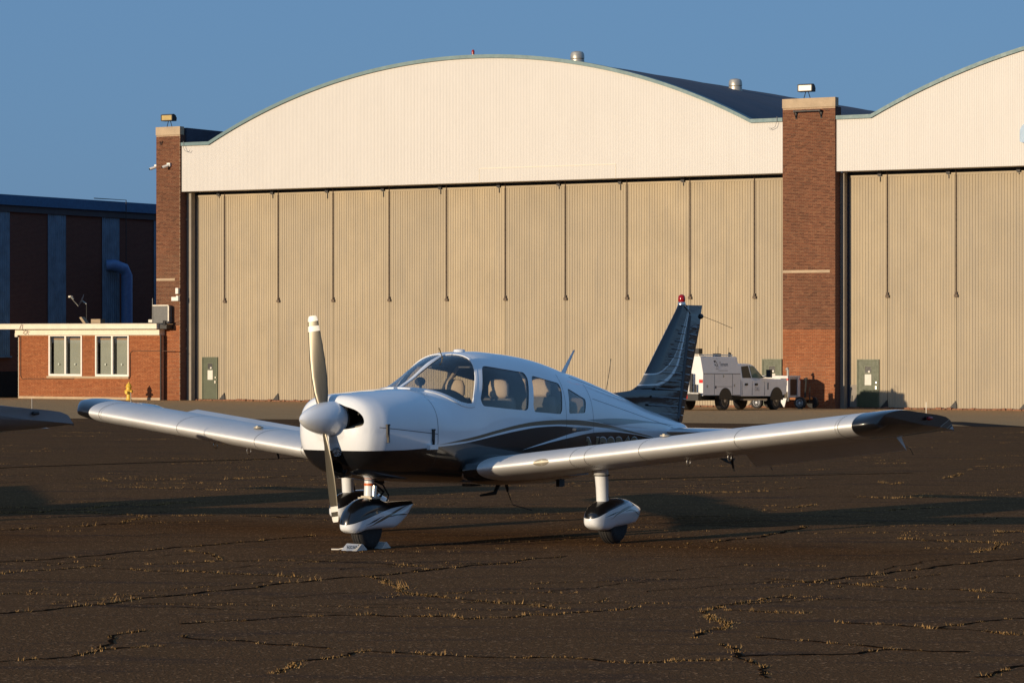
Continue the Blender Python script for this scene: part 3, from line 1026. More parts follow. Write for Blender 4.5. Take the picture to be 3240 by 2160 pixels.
# ---- cameras on the left pier
def cctv(t, off, z, label, side=0):
    r = empty('security_camera', facade(t, off, z), RZ, label, 'camera', 'cameras on the left pier')
    b = MB(); b.box(-0.10, 0.10, -0.12, 0.0, -0.02, 0.16); b.build('mount', M_WHITE, r)
    b = MB()
    b.tube([(0.02, -0.10, 0.04), (-0.14, -0.34, -0.06), (-0.17, -0.40, -0.08)], [0.07, 0.075, 0.06], 10)
    b.build('body', M_WHITE, r, 40)
    b = MB(); b.tube([(-0.17, -0.40, -0.08), (-0.18, -0.42, -0.09)], 0.05, 10); b.build('lens', M_BLK, r)
cctv(-92.50, -0.10, 10.95, 'white camera near the top of the left pier front')
cctv(-93.45, 0.10, 10.90, 'white camera poking out past the left edge of the pier')
bx = empty('wall_box', facade(-91.95, -0.10, 4.0), RZ, 'pair of small white boxes low on the left brick pier', 'utility box')
b = MB(); b.box(-0.08, 0.08, -0.14, 0, 0.36, 0.66); b.build('upper_box', M_WHITE, bx)
b = MB(); b.box(-0.32, -0.02, -0.16, 0, 0.0, 0.20); b.box(-0.02, 0.10, -0.16, 0, 0.0, 0.26); b.build('lower_box', M_WHITE, bx)

# ---- brick office in front of the left pier
OY = -0.40
off = empty('office_building', facade(-97.5, OY, ZB), RZ, 'low orange brick office with two white windows and flat cream roof', 'office')
OX = lambda t: t + 97.5
WIN = [(-100.19, -97.96), (-97.09, -94.89)]
b = MB()
b.box(OX(-102.22), OX(-92.80), 0.012, 0.20, 0.0, HZ(2.24))
for a, e in ((-102.22, -102.02), (-93.0, -92.80)):
    b.box(OX(a), OX(e), 0.2, 6.0, 0.0, HZ(2.24))
bm_ = b.build('wall', M_MORTO, off)
for a, e in WIN:
    pass
# openings: cut the wall by building it as piers around the windows
bpy.data.objects.remove(bm_)
b = MB()
zs0, zs1, zt = 0.0, HZ(0.09), HZ(2.24)
xs = [-102.22, WIN[0][0], WIN[0][1], WIN[1][0], WIN[1][1], -92.80]
b.box(OX(xs[0]), OX(xs[5]), 0.012, 0.22, zs0, zs1)
for i in (0, 2, 4):
    b.box(OX(xs[i]), OX(xs[i + 1]), 0.012, 0.22, zs1, zt)
b.box(OX(-102.22), OX(-102.0), 0.22, 6.0, 0.0, zt)
b.box(OX(-93.44), OX(-93.2), 0.22, 0.30, 0.0, zt)
b.box(OX(-102.0), OX(-93.3), 5.8, 6.0, 0.0, zt)
b.box(OX(-102.0), OX(-93.3), 0.22, 5.8, zt - 0.05, zt)
wall = b.build('wall', M_MORTO, off)
sk = [(OX(a), OX(e), HZ(-0.02), HZ(2.3)) for a, e in WIN] + [(OX(-100.29), OX(-94.88), HZ(-0.02), HZ(0.09)), (OX(-102.3), OX(-92.7), -0.1, 0.13)]
lay_bricks(off, OX(-102.22), OX(-92.80), 0.0, HZ(2.24), 0.0, (M_BO_O, M_BO), 300, sk)
b = MB()
b.box(OX(-102.24), OX(-92.79), -0.03, 0.012, -0.05, 0.13)
b.build('plinth', M_STONE, off)
b = MB()
b.box(OX(-102.24), OX(-102.215), -0.02, 6.0, 0.0, zt)
b.build('side_trim', M_CREAM, off)
b = MB()
b.box(OX(-102.34), OX(-92.82), -0.16, 6.1, HZ(2.245), HZ(2.54))
b.build('fascia_board', M_CREAM, off)
b = MB()
b.box(OX(-103.15), OX(-92.74), -0.50, 6.4, HZ(2.56), HZ(2.79))
b.box(OX(-103.18), OX(-92.72), -0.53, 6.43, HZ(2.795), HZ(2.835))
b.build('roof_slab', M_CREAM, off)
b = MB()
b.box(OX(-103.0), OX(-92.8), -0.45, 6.3, HZ(2.84), HZ(2.86))
b.build('roof_felt', M_BLK, off)
b = MB()
b.box(OX(-92.70), OX(-92.25), -0.30, 0.29, HZ(2.56), HZ(2.79))
b.tube([(OX(-92.40), -0.28, HZ(2.75)), (OX(-92.36), -0.28, HZ(2.98))], 0.10, 8)
b.build('black_gutter', M_BLK, off)
b = MB()
b.box(OX(-100.29), OX(-94.88), -0.07, 0.02, HZ(-0.01), HZ(0.088))
b.build('window_ledge', M_STONE, off)
for wi, (a, e) in enumerate(WIN):
    z0, z1 = HZ(0.092), HZ(2.235)
    x0, x1, xm = OX(a), OX(e), OX((a + e) / 2)
    b = MB()
    b.box(x0 + 0.003, x0 + 0.085, -0.03, 0.10, z0, z1)
    b.box(x1 - 0.085, x1 - 0.003, -0.03, 0.10, z0, z1)
    b.box(x0 + 0.085, x1 - 0.085, -0.03, 0.10, z0, z0 + 0.11)
    b.box(x0 + 0.085, x1 - 0.085, -0.03, 0.10, z1 - 0.05, z1)
    b.box(xm - 0.05, xm + 0.05, -0.028, 0.10, z0 + 0.11, z1 - 0.05)
    wn = b.build('window', M_WHITE, off)
    for p, q in ((x0 + 0.085, xm - 0.05), (xm + 0.05, x1 - 0.085)):
        b = MB(); b.box(p, q, 0.050, 0.056, z0 + 0.11, z1 - 0.05); b.build('pane', M_PANE, wn)
        b = MB()
        b.box(p + 0.11, q - 0.002, 0.195, 0.203, z0 + 0.12, z1 - 0.24)
        b.build('blind', M_BLIND, wn)
        b = MB(); b.box(p + 0.11, q - 0.002, 0.18, 0.214, z1 - 0.24, z1 - 0.16); b.build('blind_rail', simple('tan_rail', (0.45, 0.22, 0.08), 0.6) if wi == 0 and p < xm else bpy.data.materials['tan_rail'], wn)
        b = MB(); b.lathe([(0.0, 0), (0.055, 0.005), (0.05, 0.03), (0, 0.04)], (p + (q - p) * 0.48, 0.12, z0 + 0.62), 'y', 10); b.build('blind_knob', M_WHITE, wn, 40)
    b = MB(); b.box(x0, x1, 0.30, 0.34, z0, z1); b.build('window_back', M_DARK, wn)
b = MB()
b.tube([(OX(-92.80), -0.06, 0.0), (OX(-92.80), -0.06, HZ(2.25))], 0.045, 8)
b.build('downpipe', M_DARK, off)
M_CONDUIT = simple('brown_conduit', (0.10, 0.055, 0.035), 0.6, var=0.2)
b = MB()
b.tube([(OX(-91.9), -0.025, HZ(1.42)), (OX(-94.65), -0.025, HZ(1.42)), (OX(-94.80), -0.025, HZ(1.30)), (OX(-94.80), -0.025, HZ(0.10)), (OX(-94.90), -0.025, HZ(-0.04))], 0.018, 6)
b.tube([(OX(-102.08), -0.025, HZ(2.2)), (OX(-102.08), -0.025, HZ(0.10)), (OX(-101.98), -0.025, HZ(-0.07)), (OX(-98.5), -0.025, HZ(-0.05))], 0.018, 6)
b.build('conduit', M_CONDUIT, off)
b = MB()
b.box(OX(-102.38), OX(-102.20), -0.14, 0.1, HZ(2.15), HZ(2.34)); b.build('junction_box', M_GALV, off)
b = MB()
b.tube([(OX(-101.6), -0.52, HZ(2.84)), (OX(-101.72), -0.54, HZ(2.6)), (OX(-101.66), -0.2, HZ(2.44)), (OX(-101.78), -0.19, HZ(2.36)), (OX(-101.6), -0.19, HZ(2.28)), (OX(-101.5), -0.19, HZ(2.42)), (OX(-101.42), -0.19, HZ(2.28))], 0.012, 5)
b.tube([(OX(-101.52), -0.52, HZ(2.84)), (OX(-101.55), -0.54, HZ(2.6)), (OX(-101.5), -0.19, HZ(2.45)), (OX(-101.36), -0.19, HZ(2.40))], 0.012, 5)
b.build('loose_cable', M_BLK, off)

# ---- on the office roof
md = empty('mesh_cabinet', facade(-92.82, -0.12, 2.84), RZ, 'grey mesh box with pale frame on the end of the office roof', 'cabinet')
b = MB()
b.box(-0.52, 0.48, -0.30, 0.0, 0.02, 0.92)
b.build('panel', simple('grey_mesh', (0.13, 0.13, 0.125), 0.6, var=0.15, scale=12), md)
b = MB()
b.box(-0.54, 0.50, -0.33, -0.31, 0.90, 0.955); b.box(0.46, 0.53, -0.33, -0.28, 0.0, 0.90)
b.tube([(-0.52, -0.32, 1.3), (-0.53, -0.32, 0.05)], 0.018, 6)
b.box(-0.80, -0.52, -0.30, -0.1, 0.05, 0.20)
b.build('frame', M_GALV, md)
sd = empty('satellite_dish', facade(-100.36, 3.0, 2.86), RZ, 'white satellite dish on a thin mast above the office roof', 'satellite dish')
b = MB()
b.tube([(0, 0, 0), (0, 0, 1.08)], 0.025, 8)
b.build('mast', M_DARK, sd)
b = MB()
ax = Vector((-0.72, -0.55, 0.42)).normalized()
e1 = ax.cross(Vector((0, 0, 1))).normalized(); e2 = e1.cross(ax).normalized()
cc = Vector((-0.22, -0.1, 1.22))
rings = []
for k in range(7):
    r_ = 0.02 + 0.36 * k / 6
    rings.append([cc + ax * (0.55 * r_ * r_) + e1 * (r_ * 0.82 * math.cos(q)) + e2 * (r_ * 1.05 * math.sin(q)) for q in [2 * PI * i / 24 for i in range(24)]])
b.loft(rings, caps=False)
b.build('reflector', simple('dish_white', (0.62, 0.60, 0.52), 0.5), sd, 60)
b = MB()
b.tube([cc - ax * 0.02, (0, 0, 1.06)], 0.04, 8)
b.tube([cc - e2 * 0.34 + ax * 0.06, cc + ax * 0.55 - e2 * 0.12], 0.018, 6)
b.build('arm', M_GALV, sd)
b = MB()
b.tube([cc + ax * 0.46 - e2 * 0.12, cc + ax * 0.66 - e2 * 0.02], [0.05, 0.075], 10)
b.box(cc.x + ax.x * 0.6 - 0.2, cc.x + ax.x * 0.6 + 0.02, cc.y + ax.y * 0.6 - 0.06, cc.y + ax.y * 0.6 + 0.06, cc.z + ax.z * 0.6 - 0.06, cc.z + ax.z * 0.6 + 0.03)
b.build('receiver', M_GALV, sd)
for i, (t, dz, lb) in enumerate(((-99.85, 0, 'tan board leaning on the office roof by the dish'), (-98.95, 0, 'tan block lying on the office roof beside the leaning board'))):
    r = empty('roof_board' if i == 0 else 'roof_block', facade(t, 2.0, 2.86), RZ, lb, 'board' if i == 0 else 'block')
    b = MB()
    if i == 0:
        b.hexa([(0.05, 0, 0), (0.24, 0, 0), (0.24, 0.3, 0), (0.05, 0.3, 0), (-0.22, 0, 0.33), (-0.08, 0, 0.36), (-0.08, 0.3, 0.36), (-0.22, 0.3, 0.33)])
    else:
        b.box(-0.32, 0.30, 0, 0.4, 0, 0.24)
    b.build('slab', simple('tan_timber_%d' % i, (0.36, 0.27, 0.17), 0.8), r)

# ---- fire hydrant
hy = empty('fire_hydrant', facade(-93.93, -1.67, gz(*facade(-93.93, -1.67)[:2])), RZ, 'yellow fire hydrant standing before the brick office wall', 'hydrant')
b = MB()
b.lathe([(0.16, 0.0), (0.165, 0.05), (0.12, 0.06), (0.115, 0.10), (0.11, 0.50), (0.15, 0.51), (0.155, 0.55), (0.13, 0.56), (0.125, 0.66)], n=20)
b.build('barrel', M_YEL, hy, 40)
b = MB()
b.lathe([(0.165, 0.66), (0.17, 0.69), (0.14, 0.72), (0.12, 0.80), (0.07, 0.86), (0.035, 0.87), (0.035, 0.93), (0.0, 0.93)], n=20)
b.build('bonnet', M_YEL, hy, 40)
for sx in (-1, 1):
    b = MB()
    b.tube([(0.10 * sx, 0, 0.46), (0.19 * sx, 0, 0.46)], 0.055, 10)
    b.tube([(0.19 * sx, 0, 0.46), (0.225 * sx, 0, 0.46)], 0.07, 6)
    b.build('hose_outlet', M_YEL, hy)
b = MB()
b.tube([(0, -0.1, 0.40), (0, -0.2, 0.40)], 0.075, 12); b.tube([(0, -0.2, 0.40), (0, -0.235, 0.40)], 0.09, 6)
b.build('pump_outlet', M_YEL, hy)

# ---- the older hangar on the left, its long side in shade
LT, LS0, LS1 = -107.0, 115.0, 185.0
lh = empty('brick_hangar', facade(LT, LS0 - SF, ZB), RZ, 'dark brick hangar in shade with tall blue window strips and blue roof edge', 'hangar')
def LX(t): return t - LT
def LY(s): return s - LS0
b = MB()
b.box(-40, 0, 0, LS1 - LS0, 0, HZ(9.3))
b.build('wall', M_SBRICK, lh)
b = MB()
b.box(-40.2, 0.25, -0.25, LS1 - LS0 + 0.25, HZ(9.45), HZ(10.02))
b.build('cornice', M_BLUCOR, lh)
b = MB()
b.box(-40.1, 0.12, -0.12, LS1 - LS0 + 0.12, HZ(9.08), HZ(9.45))
b.build('frieze', simple('grey_frieze', (0.045, 0.05, 0.06), 0.7), lh)
s0 = 126.83
for k in range(-2, 11):
    sa = s0 + 4.92 * k
    b = MB()
    pr = corr_profile(sa, sa + 1.62, 0.18, 0.03)
    v = []
    for s_, y in pr:
        v += [(0.05 - y, LY(s_), HZ(1.1)), (0.05 - y, LY(s_), HZ(9.07))]
    b.add(v, [(2 * i, 2 * i + 1, 2 * i + 3, 2 * i + 2) for i in range(len(pr) - 1)])
    st = b.build('window_strip', M_HBLUE, lh)
    b = MB()
    b.box(0.0, 0.16, LY(sa) - 0.05, LY(sa + 1.62) + 0.05, HZ(1.02), HZ(1.10))
    b.build('sill', M_HBLUE, st)
b = MB()
b.box(-0.05, 0.03, LY(118), LY(134.6), 0, HZ(0.25))  # black panel painting the deep shade along the foot of the wall
b.build('shade_panel', M_SHADE, lh)
b = MB()
b.tube([(0.0, LY(137.2), HZ(6.3)), (0.35, LY(137.4), HZ(6.32)), (0.62, LY(138.0), HZ(6.12)), (0.66, LY(138.2), HZ(5.75)), (0.66, LY(138.2), HZ(ZB))], 0.33, 14)
b.build('duct', M_BLUDUCT, lh, 50)
b = MB()
b.tube([(0.3, LY(135.6), HZ(10.12)), (0.45, LY(138.4), HZ(10.12)), (0.45, LY(138.4), HZ(6.3))], 0.03, 6)
b.build('pipe', M_DARK, lh)
# ------------------------------------------------------------------ light aircraft (x forward, y to port, z up; nose wheel at the origin)
fz = {}
fz['zt'] = pchip([0.585, 0.575, 0.56, 0.535, 0.50, 0.46, 0.40, 0.25, 0.0, -0.33, -0.46, -0.529, -0.60, -0.746, -0.91, -1.076, -1.243, -1.34, -1.44, -1.65, -2.0, -2.28, -2.575, -2.88, -3.19, -3.43, -3.74, -4.0, -4.26, -4.54, -4.78, -5.12, -5.47, -5.79, -5.99, -6.06, -6.10],
                 [1.31, 1.358, 1.405, 1.442, 1.462, 1.470, 1.475, 1.484, 1.497, 1.512, 1.515, 1.520, 1.545, 1.605, 1.689, 1.766, 1.821, 1.845, 1.860, 1.866, 1.848, 1.824, 1.786, 1.732, 1.672, 1.630, 1.564, 1.505, 1.445, 1.382, 1.317, 1.232, 1.159, 1.089, 1.045, 1.01, 0.98])
fz['zb'] = pchip([0.585, 0.575, 0.56, 0.535, 0.50, 0.46, 0.40, 0.25, 0.0, -0.4, -1.2, -2.0, -2.8, -3.2, -4.0, -5.0, -6.0, -6.10],
                 [1.03, 0.965, 0.905, 0.835, 0.775, 0.738, 0.715, 0.685, 0.652, 0.622, 0.575, 0.53, 0.51, 0.525, 0.62, 0.76, 0.89, 0.93])
fz['w'] = pchip([0.585, 0.575, 0.56, 0.535, 0.50, 0.46, 0.42, 0.34, 0.22, 0.0, -0.4, -1.0, -1.3, -2.2, -2.8, -3.2, -4.0, -5.0, -5.8, -6.02, -6.10],
                [0.16, 0.235, 0.300, 0.362, 0.408, 0.434, 0.452, 0.481, 0.502, 0.525, 0.548, 0.558, 0.56, 0.557, 0.53, 0.485, 0.385, 0.245, 0.125, 0.085, 0.035])
fz['zw'] = pchip([0.56, 0.2, -0.4, -3.0, -4.0, -5.0, -6.1], [1.13, 1.12, 1.10, 1.08, 1.05, 1.0, 0.955])
fz['nu'] = pchip([0.56, 0.40, 0.0, -0.40, -0.55, -0.68, -0.90, -1.12, -1.35, -1.6, -2.6, -3.2, -4.4, -6.1], [2.7, 2.9, 2.9, 2.65, 2.32, 2.10, 1.96, 2.15, 2.62, 2.85, 2.8, 2.5, 2.2, 2.0])
fz['nl'] = pchip([0.56, 0.40, 0.1, -0.4, -1.2, -2.8, -4.2, -6.1], [2.3, 2.3, 2.4, 2.8, 3.6, 3.4, 2.8, 2.2])

def fus_params(x, off=0.0):
    zt, zb, wd, zw, nu, nl = (float(fz[k](x)) for k in ('zt', 'zb', 'w', 'zw', 'nu', 'nl'))
    return zt - off, zb + off, max(0.01, wd - off), zw, nu, nl

def fus_ring(x, off=0.0, n=112):
    zt, zb, wd, zw, nu, nl = fus_params(x, off)
    out = []
    for k in range(n):
        a = 2 * PI * k / n
        c, s = math.cos(a), math.sin(a)
        nn = nu if s >= 0 else nl
        h = (zt - zw) if s >= 0 else (zw - zb)
        out.append((x, wd * math.copysign(abs(c) ** (2 / nn), c), zw + h * math.copysign(abs(s) ** (2 / nn), s)))
    return out

def fus_y(x, z, off=0.0):
    """half width of the fuselage at (x, z)"""
    zt, zb, wd, zw, nu, nl = fus_params(x, off)
    if z >= zw:
        q, nn = (z - zw) / (zt - zw), nu
    else:
        q, nn = (zw - z) / (zw - zb), nl
    q = min(abs(q), 1.0)
    return wd * max(0.0, 1 - q ** nn) ** (1 / nn)

def fus_top(x, y):
    zt, zb, wd, zw, nu, nl = fus_params(x)
    return zw + (zt - zw) * max(0.0, 1 - min(1, abs(y) / wd) ** nu) ** (1 / nu)

def fus_g(x, y, z):
    zt, zb, wd, zw, nu, nl = fus_params(x)
    if z >= zw:
        return (abs(y) / wd) ** nu + (abs(z - zw) / (zt - zw)) ** nu - 1
    return (abs(y) / wd) ** nl + (abs(z - zw) / (zw - zb)) ** nl - 1

def fus_normal(p):
    e = 0.004
    x, y, z = p
    g = Vector((fus_g(x + e, y, z) - fus_g(x - e, y, z), fus_g(x, y + e, z) - fus_g(x, y - e, z), fus_g(x, y, z + e) - fus_g(x, y, z - e)))
    if g.length < 1e-9:
        return None
    return g.normalized()

def stations(x0, x1, step):
    n = max(2, int(abs(x1 - x0) / step))
    return [x0 + (x1 - x0) * i / n for i in range(n + 1)]

def boolean(o, cutters, op='DIFFERENCE'):
    for c in cutters:
        c.parent = o.parent
        md = o.modifiers.new('cut', 'BOOLEAN')
        md.operation = op
        md.solver = 'EXACT'
        md.object = c
        md.material_mode = 'TRANSFER'
    bpy.context.view_layer.update()
    dg = bpy.context.evaluated_depsgraph_get()
    me = bpy.data.meshes.new_from_object(o.evaluated_get(dg))
    o.modifiers.clear()
    old = o.data
    o.data = me
    bpy.data.meshes.remove(old)
    return o

def drop(*os_):
    for o in os_:
        me = o.data
        bpy.data.objects.remove(o)
        bpy.data.meshes.remove(me)

def skin_normals(o, mi=0, angle=40):
    """smooth outer skin: true surface normals on the faces of slot mi"""
    me = o.data
    me.polygons.foreach_set('use_smooth', [True] * len(me.polygons))
    me.set_sharp_from_angle(angle=R(angle))
    cn = [Vector(c.vector) for c in me.corner_normals]
    cache = {}
    for p in me.polygons:
        if p.material_index != mi:
            continue
        for li in p.loop_indices:
            vi = me.loops[li].vertex_index
            if vi not in cache:
                cache[vi] = fus_normal(me.vertices[vi].co)
            nv = cache[vi]
            if nv is not None and nv.dot(p.normal) > 0.72:
                cn[li] = nv
    me.normals_split_custom_set([tuple(v) for v in cn])

# ---- paint scheme as functions of (x, z)
def gloss(b, n, rough=0.10):
    b.inputs['Roughness'].default_value = 0.28
    b.inputs['Coat Weight'].default_value = 1.0
    b.inputs['Coat Roughness'].default_value = 0.035
    b.inputs['Coat IOR'].default_value = 1.5
    b.inputs['Specular IOR Level'].default_value = 0.4

C_WHITE, C_BLACK, C_TAN, C_TEAL = (0.80, 0.83, 0.86), (0.006, 0.0065, 0.008), (0.17, 0.125, 0.075), (0.12, 0.17, 0.19)  # white carries a blue tint imitating skylight on the shaded side

def fuselage_paint():
    m, n, b = new_mat('aircraft_paint')
    oc = objco(n)
    sep = N(n, 'ShaderNodeSeparateXYZ')
    n.links.new(oc, sep.inputs[0])
    X, Y, Z = sep.outputs
    A = dict(x0=-6.6, x1=1.4, z0=0.0, z1=2.0)
    blk = fcurve_node(n, X, [(1.3, .952), (.4, .951), (0.1, .950), (-.07, .953), (-.37, .964), (-.764, .983), (-1.0, 1.003), (-1.425, 1.05), (-1.861, 1.09), (-2.161, 1.109), (-2.475, 1.112), (-2.815, 1.096), (-3.375, 1.067), (-3.6, 1.03), (-6.5, 0.9)], **A)
    tb = fcurve_node(n, X, [(-.30, .985), (-.764, 1.000), (-1.003, 1.017), (-1.425, 1.070), (-1.861, 1.114), (-2.161, 1.127), (-2.475, 1.128), (-2.815, 1.117), (-3.25, 1.092), (-3.53, 1.072), (-3.961, 1.030), (-4.4, .984), (-4.846, .935), (-5.1, .90)], **A)
    tt = fcurve_node(n, X, [(-.30, .985), (-.764, 1.021), (-1.003, 1.046), (-1.425, 1.101), (-1.861, 1.150), (-2.161, 1.169), (-2.475, 1.173), (-2.815, 1.167), (-3.199, 1.149), (-3.533, 1.117), (-3.961, 1.064), (-4.4, 1.003), (-4.846, .945), (-5.1, .905)], **A)
    su = fcurve_node(n, X, [(-1.65, .870), (-1.852, .891), (-2.15, .937), (-2.475, .983), (-2.9, 1.036), (-3.375, 1.070), (-3.6, 1.4), (-6.5, 1.4)], **A)
    sl = fcurve_node(n, X, [(-1.65, .872), (-1.852, .891), (-2.15, .925), (-2.475, .960), (-2.9, .995), (-3.25, 1.019), (-3.5, 1.023), (-3.859, 1.015), (-4.2, .993), (-4.617, .953), (-4.997, .905), (-5.3, .86), (-6.5, .5)], **A)
    gt = fcurve_node(n, X, [(-3.1, 1.158), (-3.193, 1.159), (-3.6, 1.160), (-3.974, 1.155), (-4.4, 1.134), (-4.866, 1.101), (-5.3, 1.068), (-5.726, 1.035)], **A)
    gb = fcurve_node(n, X, [(-3.1, 1.158), (-3.193, 1.157), (-3.5, 1.125), (-3.8, 1.090), (-4.05, 1.083), (-4.35, 1.090), (-4.75, 1.088), (-5.1, 1.070), (-5.726, 1.035)], **A)
    black = less(n, Z, blk)
    inband = AND(n, less(n, sl, Z), less(n, Z, su), less(n, X, -1.852))
    below = less(n, Z, sl)
    rear = less(n, X, -3.375)
    # forward of the joint: black unless in the white swoosh; aft of it: only what lies below the swoosh
    fwd_black = AND(n, black, math_node(n, 'SUBTRACT', 1.0, inband))
    blackmask = math_node(n, 'ADD', AND(n, math_node(n, 'SUBTRACT', 1.0, rear), fwd_black), AND(n, rear, below))
    tan = AND(n, less(n, tb, Z), less(n, Z, tt), less(n, X, -0.30), less(n, -5.05, X))
    teal = AND(n, less(n, gb, Z), less(n, Z, gt), less(n, X, -3.193), less(n, -5.726, X))
    dirt = noise(n, oc, 2.2, 6, 0.6)
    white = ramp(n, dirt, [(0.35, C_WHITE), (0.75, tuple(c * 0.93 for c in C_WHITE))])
    c = mix_col(n, teal, white, C_TEAL)
    c = mix_col(n, tan, c, C_TAN)
    c = mix_col(n, blackmask, c, C_BLACK)
    n.links.new(c, b.inputs['Base Color'])
    gloss(b, n)
    wob = noise(n, mapping(n, oc, (1.0, 1.0, 1.0)), 3.0, 2, 0.5)
    bm = N(n, 'ShaderNodeBump')
    bm.inputs['Strength'].default_value = 0.10
    bm.inputs['Distance'].default_value = 0.02
    n.links.new(wob, bm.inputs['Height'])
    n.links.new(bm.outputs[0], b.inputs['Normal'])
    n.links.new(bm.outputs[0], b.inputs['Coat Normal'])
    return m

def fin_paint():
    m, n, b = new_mat('fin_paint')
    oc = objco(n)
    sep = N(n, 'ShaderNodeSeparateXYZ')
    n.links.new(oc, sep.inputs[0])
    X, Y, Z = sep.outputs
    A = dict(x0=-6.6, x1=-4.8, z0=1.0, z1=2.6)
    U = fcurve_node(n, X, [(-4.9, 1.60), (-5.188, 1.597), (-5.355, 1.600), (-5.48, 1.625), (-5.567, 1.661), (-5.716, 1.745), (-5.802, 1.82), (-5.888, 1.938), (-5.953, 2.06), (-6.061, 2.24), (-6.2, 2.5)], **A)
    L = fcurve_node(n, X, [(-4.9, 1.494), (-5.053, 1.494), (-5.355, 1.500), (-5.567, 1.549), (-5.716, 1.627), (-5.823, 1.722), (-5.876, 1.82), (-5.945, 1.95), (-6.010, 2.085), (-6.085, 2.245), (-6.2, 2.5)], **A)
    L2 = fcurve_node(n, X, [(-4.9, 1.480), (-5.053, 1.481), (-5.355, 1.480), (-5.45, 1.487), (-5.60, 1.525), (-5.75, 1.605), (-5.862, 1.72), (-5.915, 1.82), (-5.975, 1.95), (-6.030, 2.085), (-6.10, 2.25), (-6.2, 2.48)], **A)
    grey = AND(n, less(n, L, Z), less(n, Z, U))
    wu = AND(n, less(n, Z, math_node(n, 'ADD', U, 0.014)), less(n, U, Z))
    wl = AND(n, less(n, L2, Z), less(n, Z, L))
    c = mix_col(n, grey, C_BLACK, (0.19, 0.185, 0.165))
    c = mix_col(n, math_node(n, 'MAXIMUM', wu, wl), c, (0.72, 0.72, 0.70))
    n.links.new(c, b.inputs['Base Color'])
    gloss(b, n)
    wob = noise(n, mapping(n, oc, (2.2, 1.0, 7.0)), 2.2, 3, 0.55)
    bm = N(n, 'ShaderNodeBump')
    bm.inputs['Strength'].default_value = 0.10
    bm.inputs['Distance'].default_value = 0.02
    n.links.new(wob, bm.inputs['Height'])
    n.links.new(bm.outputs[0], b.inputs['Coat Normal'])
    n.links.new(bm.outputs[0], b.inputs['Normal'])
    return m

def pant_paint(name, bound, tan, blk, x0, x1):
    m, n, b = new_mat(name)
    sep = N(n, 'ShaderNodeSeparateXYZ')
    n.links.new(objco(n), sep.inputs[0])
    X, Y, Z = sep.outputs
    A = dict(x0=x0, x1=x1, z0=0.0, z1=0.6)
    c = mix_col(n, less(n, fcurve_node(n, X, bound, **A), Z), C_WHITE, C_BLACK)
    for top, bot, xa, xb, col in tan + blk:
        mk = AND(n, less(n, Z, fcurve_node(n, X, top, **A)), less(n, fcurve_node(n, X, bot, **A), Z), less(n, xa, X), less(n, X, xb))
        c = mix_col(n, mk, c, col)
    n.links.new(c, b.inputs['Base Color'])
    gloss(b, n)
    return m

def metal_wing():
    m, n, b = new_mat('silver_wing_paint')
    oc = objco(n)
    nz = noise(n, mapping(n, oc, (0.8, 1.6, 1)), 1.5, 5, 0.6)
    n.links.new(ramp(n, nz, [(0.3, (0.66, 0.655, 0.64)), (0.7, (0.74, 0.735, 0.72))]), b.inputs['Base Color'])
    b.inputs['Metallic'].default_value = 0.45
    rr_ = noise(n, oc, 9, 4)
    n.links.new(ramp(n, rr_, [(0.3, 0.46), (0.7, 0.55)]), b.inputs['Roughness'])
    bump(n, b, nz, 0.12, 0.02)
    return m

def flat_gloss(name, col, rough=0.28):
    m, n, b = new_mat(name)
    nz = noise(n, objco(n), 3, 4)
    n.links.new(ramp(n, nz, [(0.3, tuple(c * 0.92 for c in col)), (0.7, col)]), b.inputs['Base Color'])
    gloss(b, n)
    return m

def blade_paint():
    m, n, b = new_mat('propeller_metal')
    oc = objco(n)
    sep = N(n, 'ShaderNodeSeparateXYZ')
    n.links.new(oc, sep.inputs[0])
    Z = sep.outputs[2]
    st = noise(n, mapping(n, oc, (14, 14, 1.2)), 1.0, 5, 0.6)
    c = ramp(n, st, [(0.3, (0.10, 0.088, 0.064)), (0.7, (0.145, 0.13, 0.098))])
    w1 = math_node(n, 'GREATER_THAN', Z, 0.912)
    w2 = AND(n, math_node(n, 'GREATER_THAN', Z, 0.818), less(n, Z, 0.868))
    wm = math_node(n, 'MAXIMUM', w1, w2)
    c = mix_col(n, wm, c, (0.78, 0.75, 0.68))
    n.links.new(c, b.inputs['Base Color'])
    n.links.new(math_node(n, 'SUBTRACT', 0.45, math_node(n, 'MULTIPLY', wm, 0.45)), b.inputs['Metallic'])
    b.inputs['Roughness'].default_value = 0.36
    return m

P_FUS = fuselage_paint()
P_FIN = fin_paint()
P_WING = metal_wing()
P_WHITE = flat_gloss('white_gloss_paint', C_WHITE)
P_BLACK = flat_gloss('black_gloss_paint', C_BLACK)
P_BLADE = blade_paint()
P_GREYT = simple('grey_tip_paint', (0.20, 0.205, 0.22), 0.45, var=0.1, scale=2)
P_TAN = flat_gloss('tan_stripe_paint', (0.17, 0.125, 0.075))
P_INT = simple('cabin_trim', (0.20, 0.165, 0.125), 0.8, var=0.1)
P_HEAD = simple('cabin_headliner', (0.10, 0.085, 0.07), 0.9, var=0.1)
P_DASH = simple('glareshield_black', (0.010, 0.010, 0.011), 0.75, var=0.2)
P_SEAT = simple('pale_seat_fabric', (0.58, 0.46, 0.34), 0.8, var=0.08)
P_SEATD = simple('grey_seat_fabric', (0.12, 0.12, 0.125), 0.85, var=0.1)
P_RUB = simple('tyre_rubber', (0.016, 0.015, 0.015), 0.75, var=0.25, scale=12)
P_STEEL = simple('strut_steel', (0.62, 0.60, 0.56), 0.25, 0.9, var=0.06)
P_DKM = simple('dark_engine_metal', (0.03, 0.028, 0.026), 0.5, 0.3, var=0.3)
P_BAFF = simple('engine_baffle', (0.42, 0.38, 0.30), 0.5, 0.3, var=0.15)
P_COPPER = simple('bare_exhaust', (0.42, 0.26, 0.12), 0.45, 0.8, var=0.2)
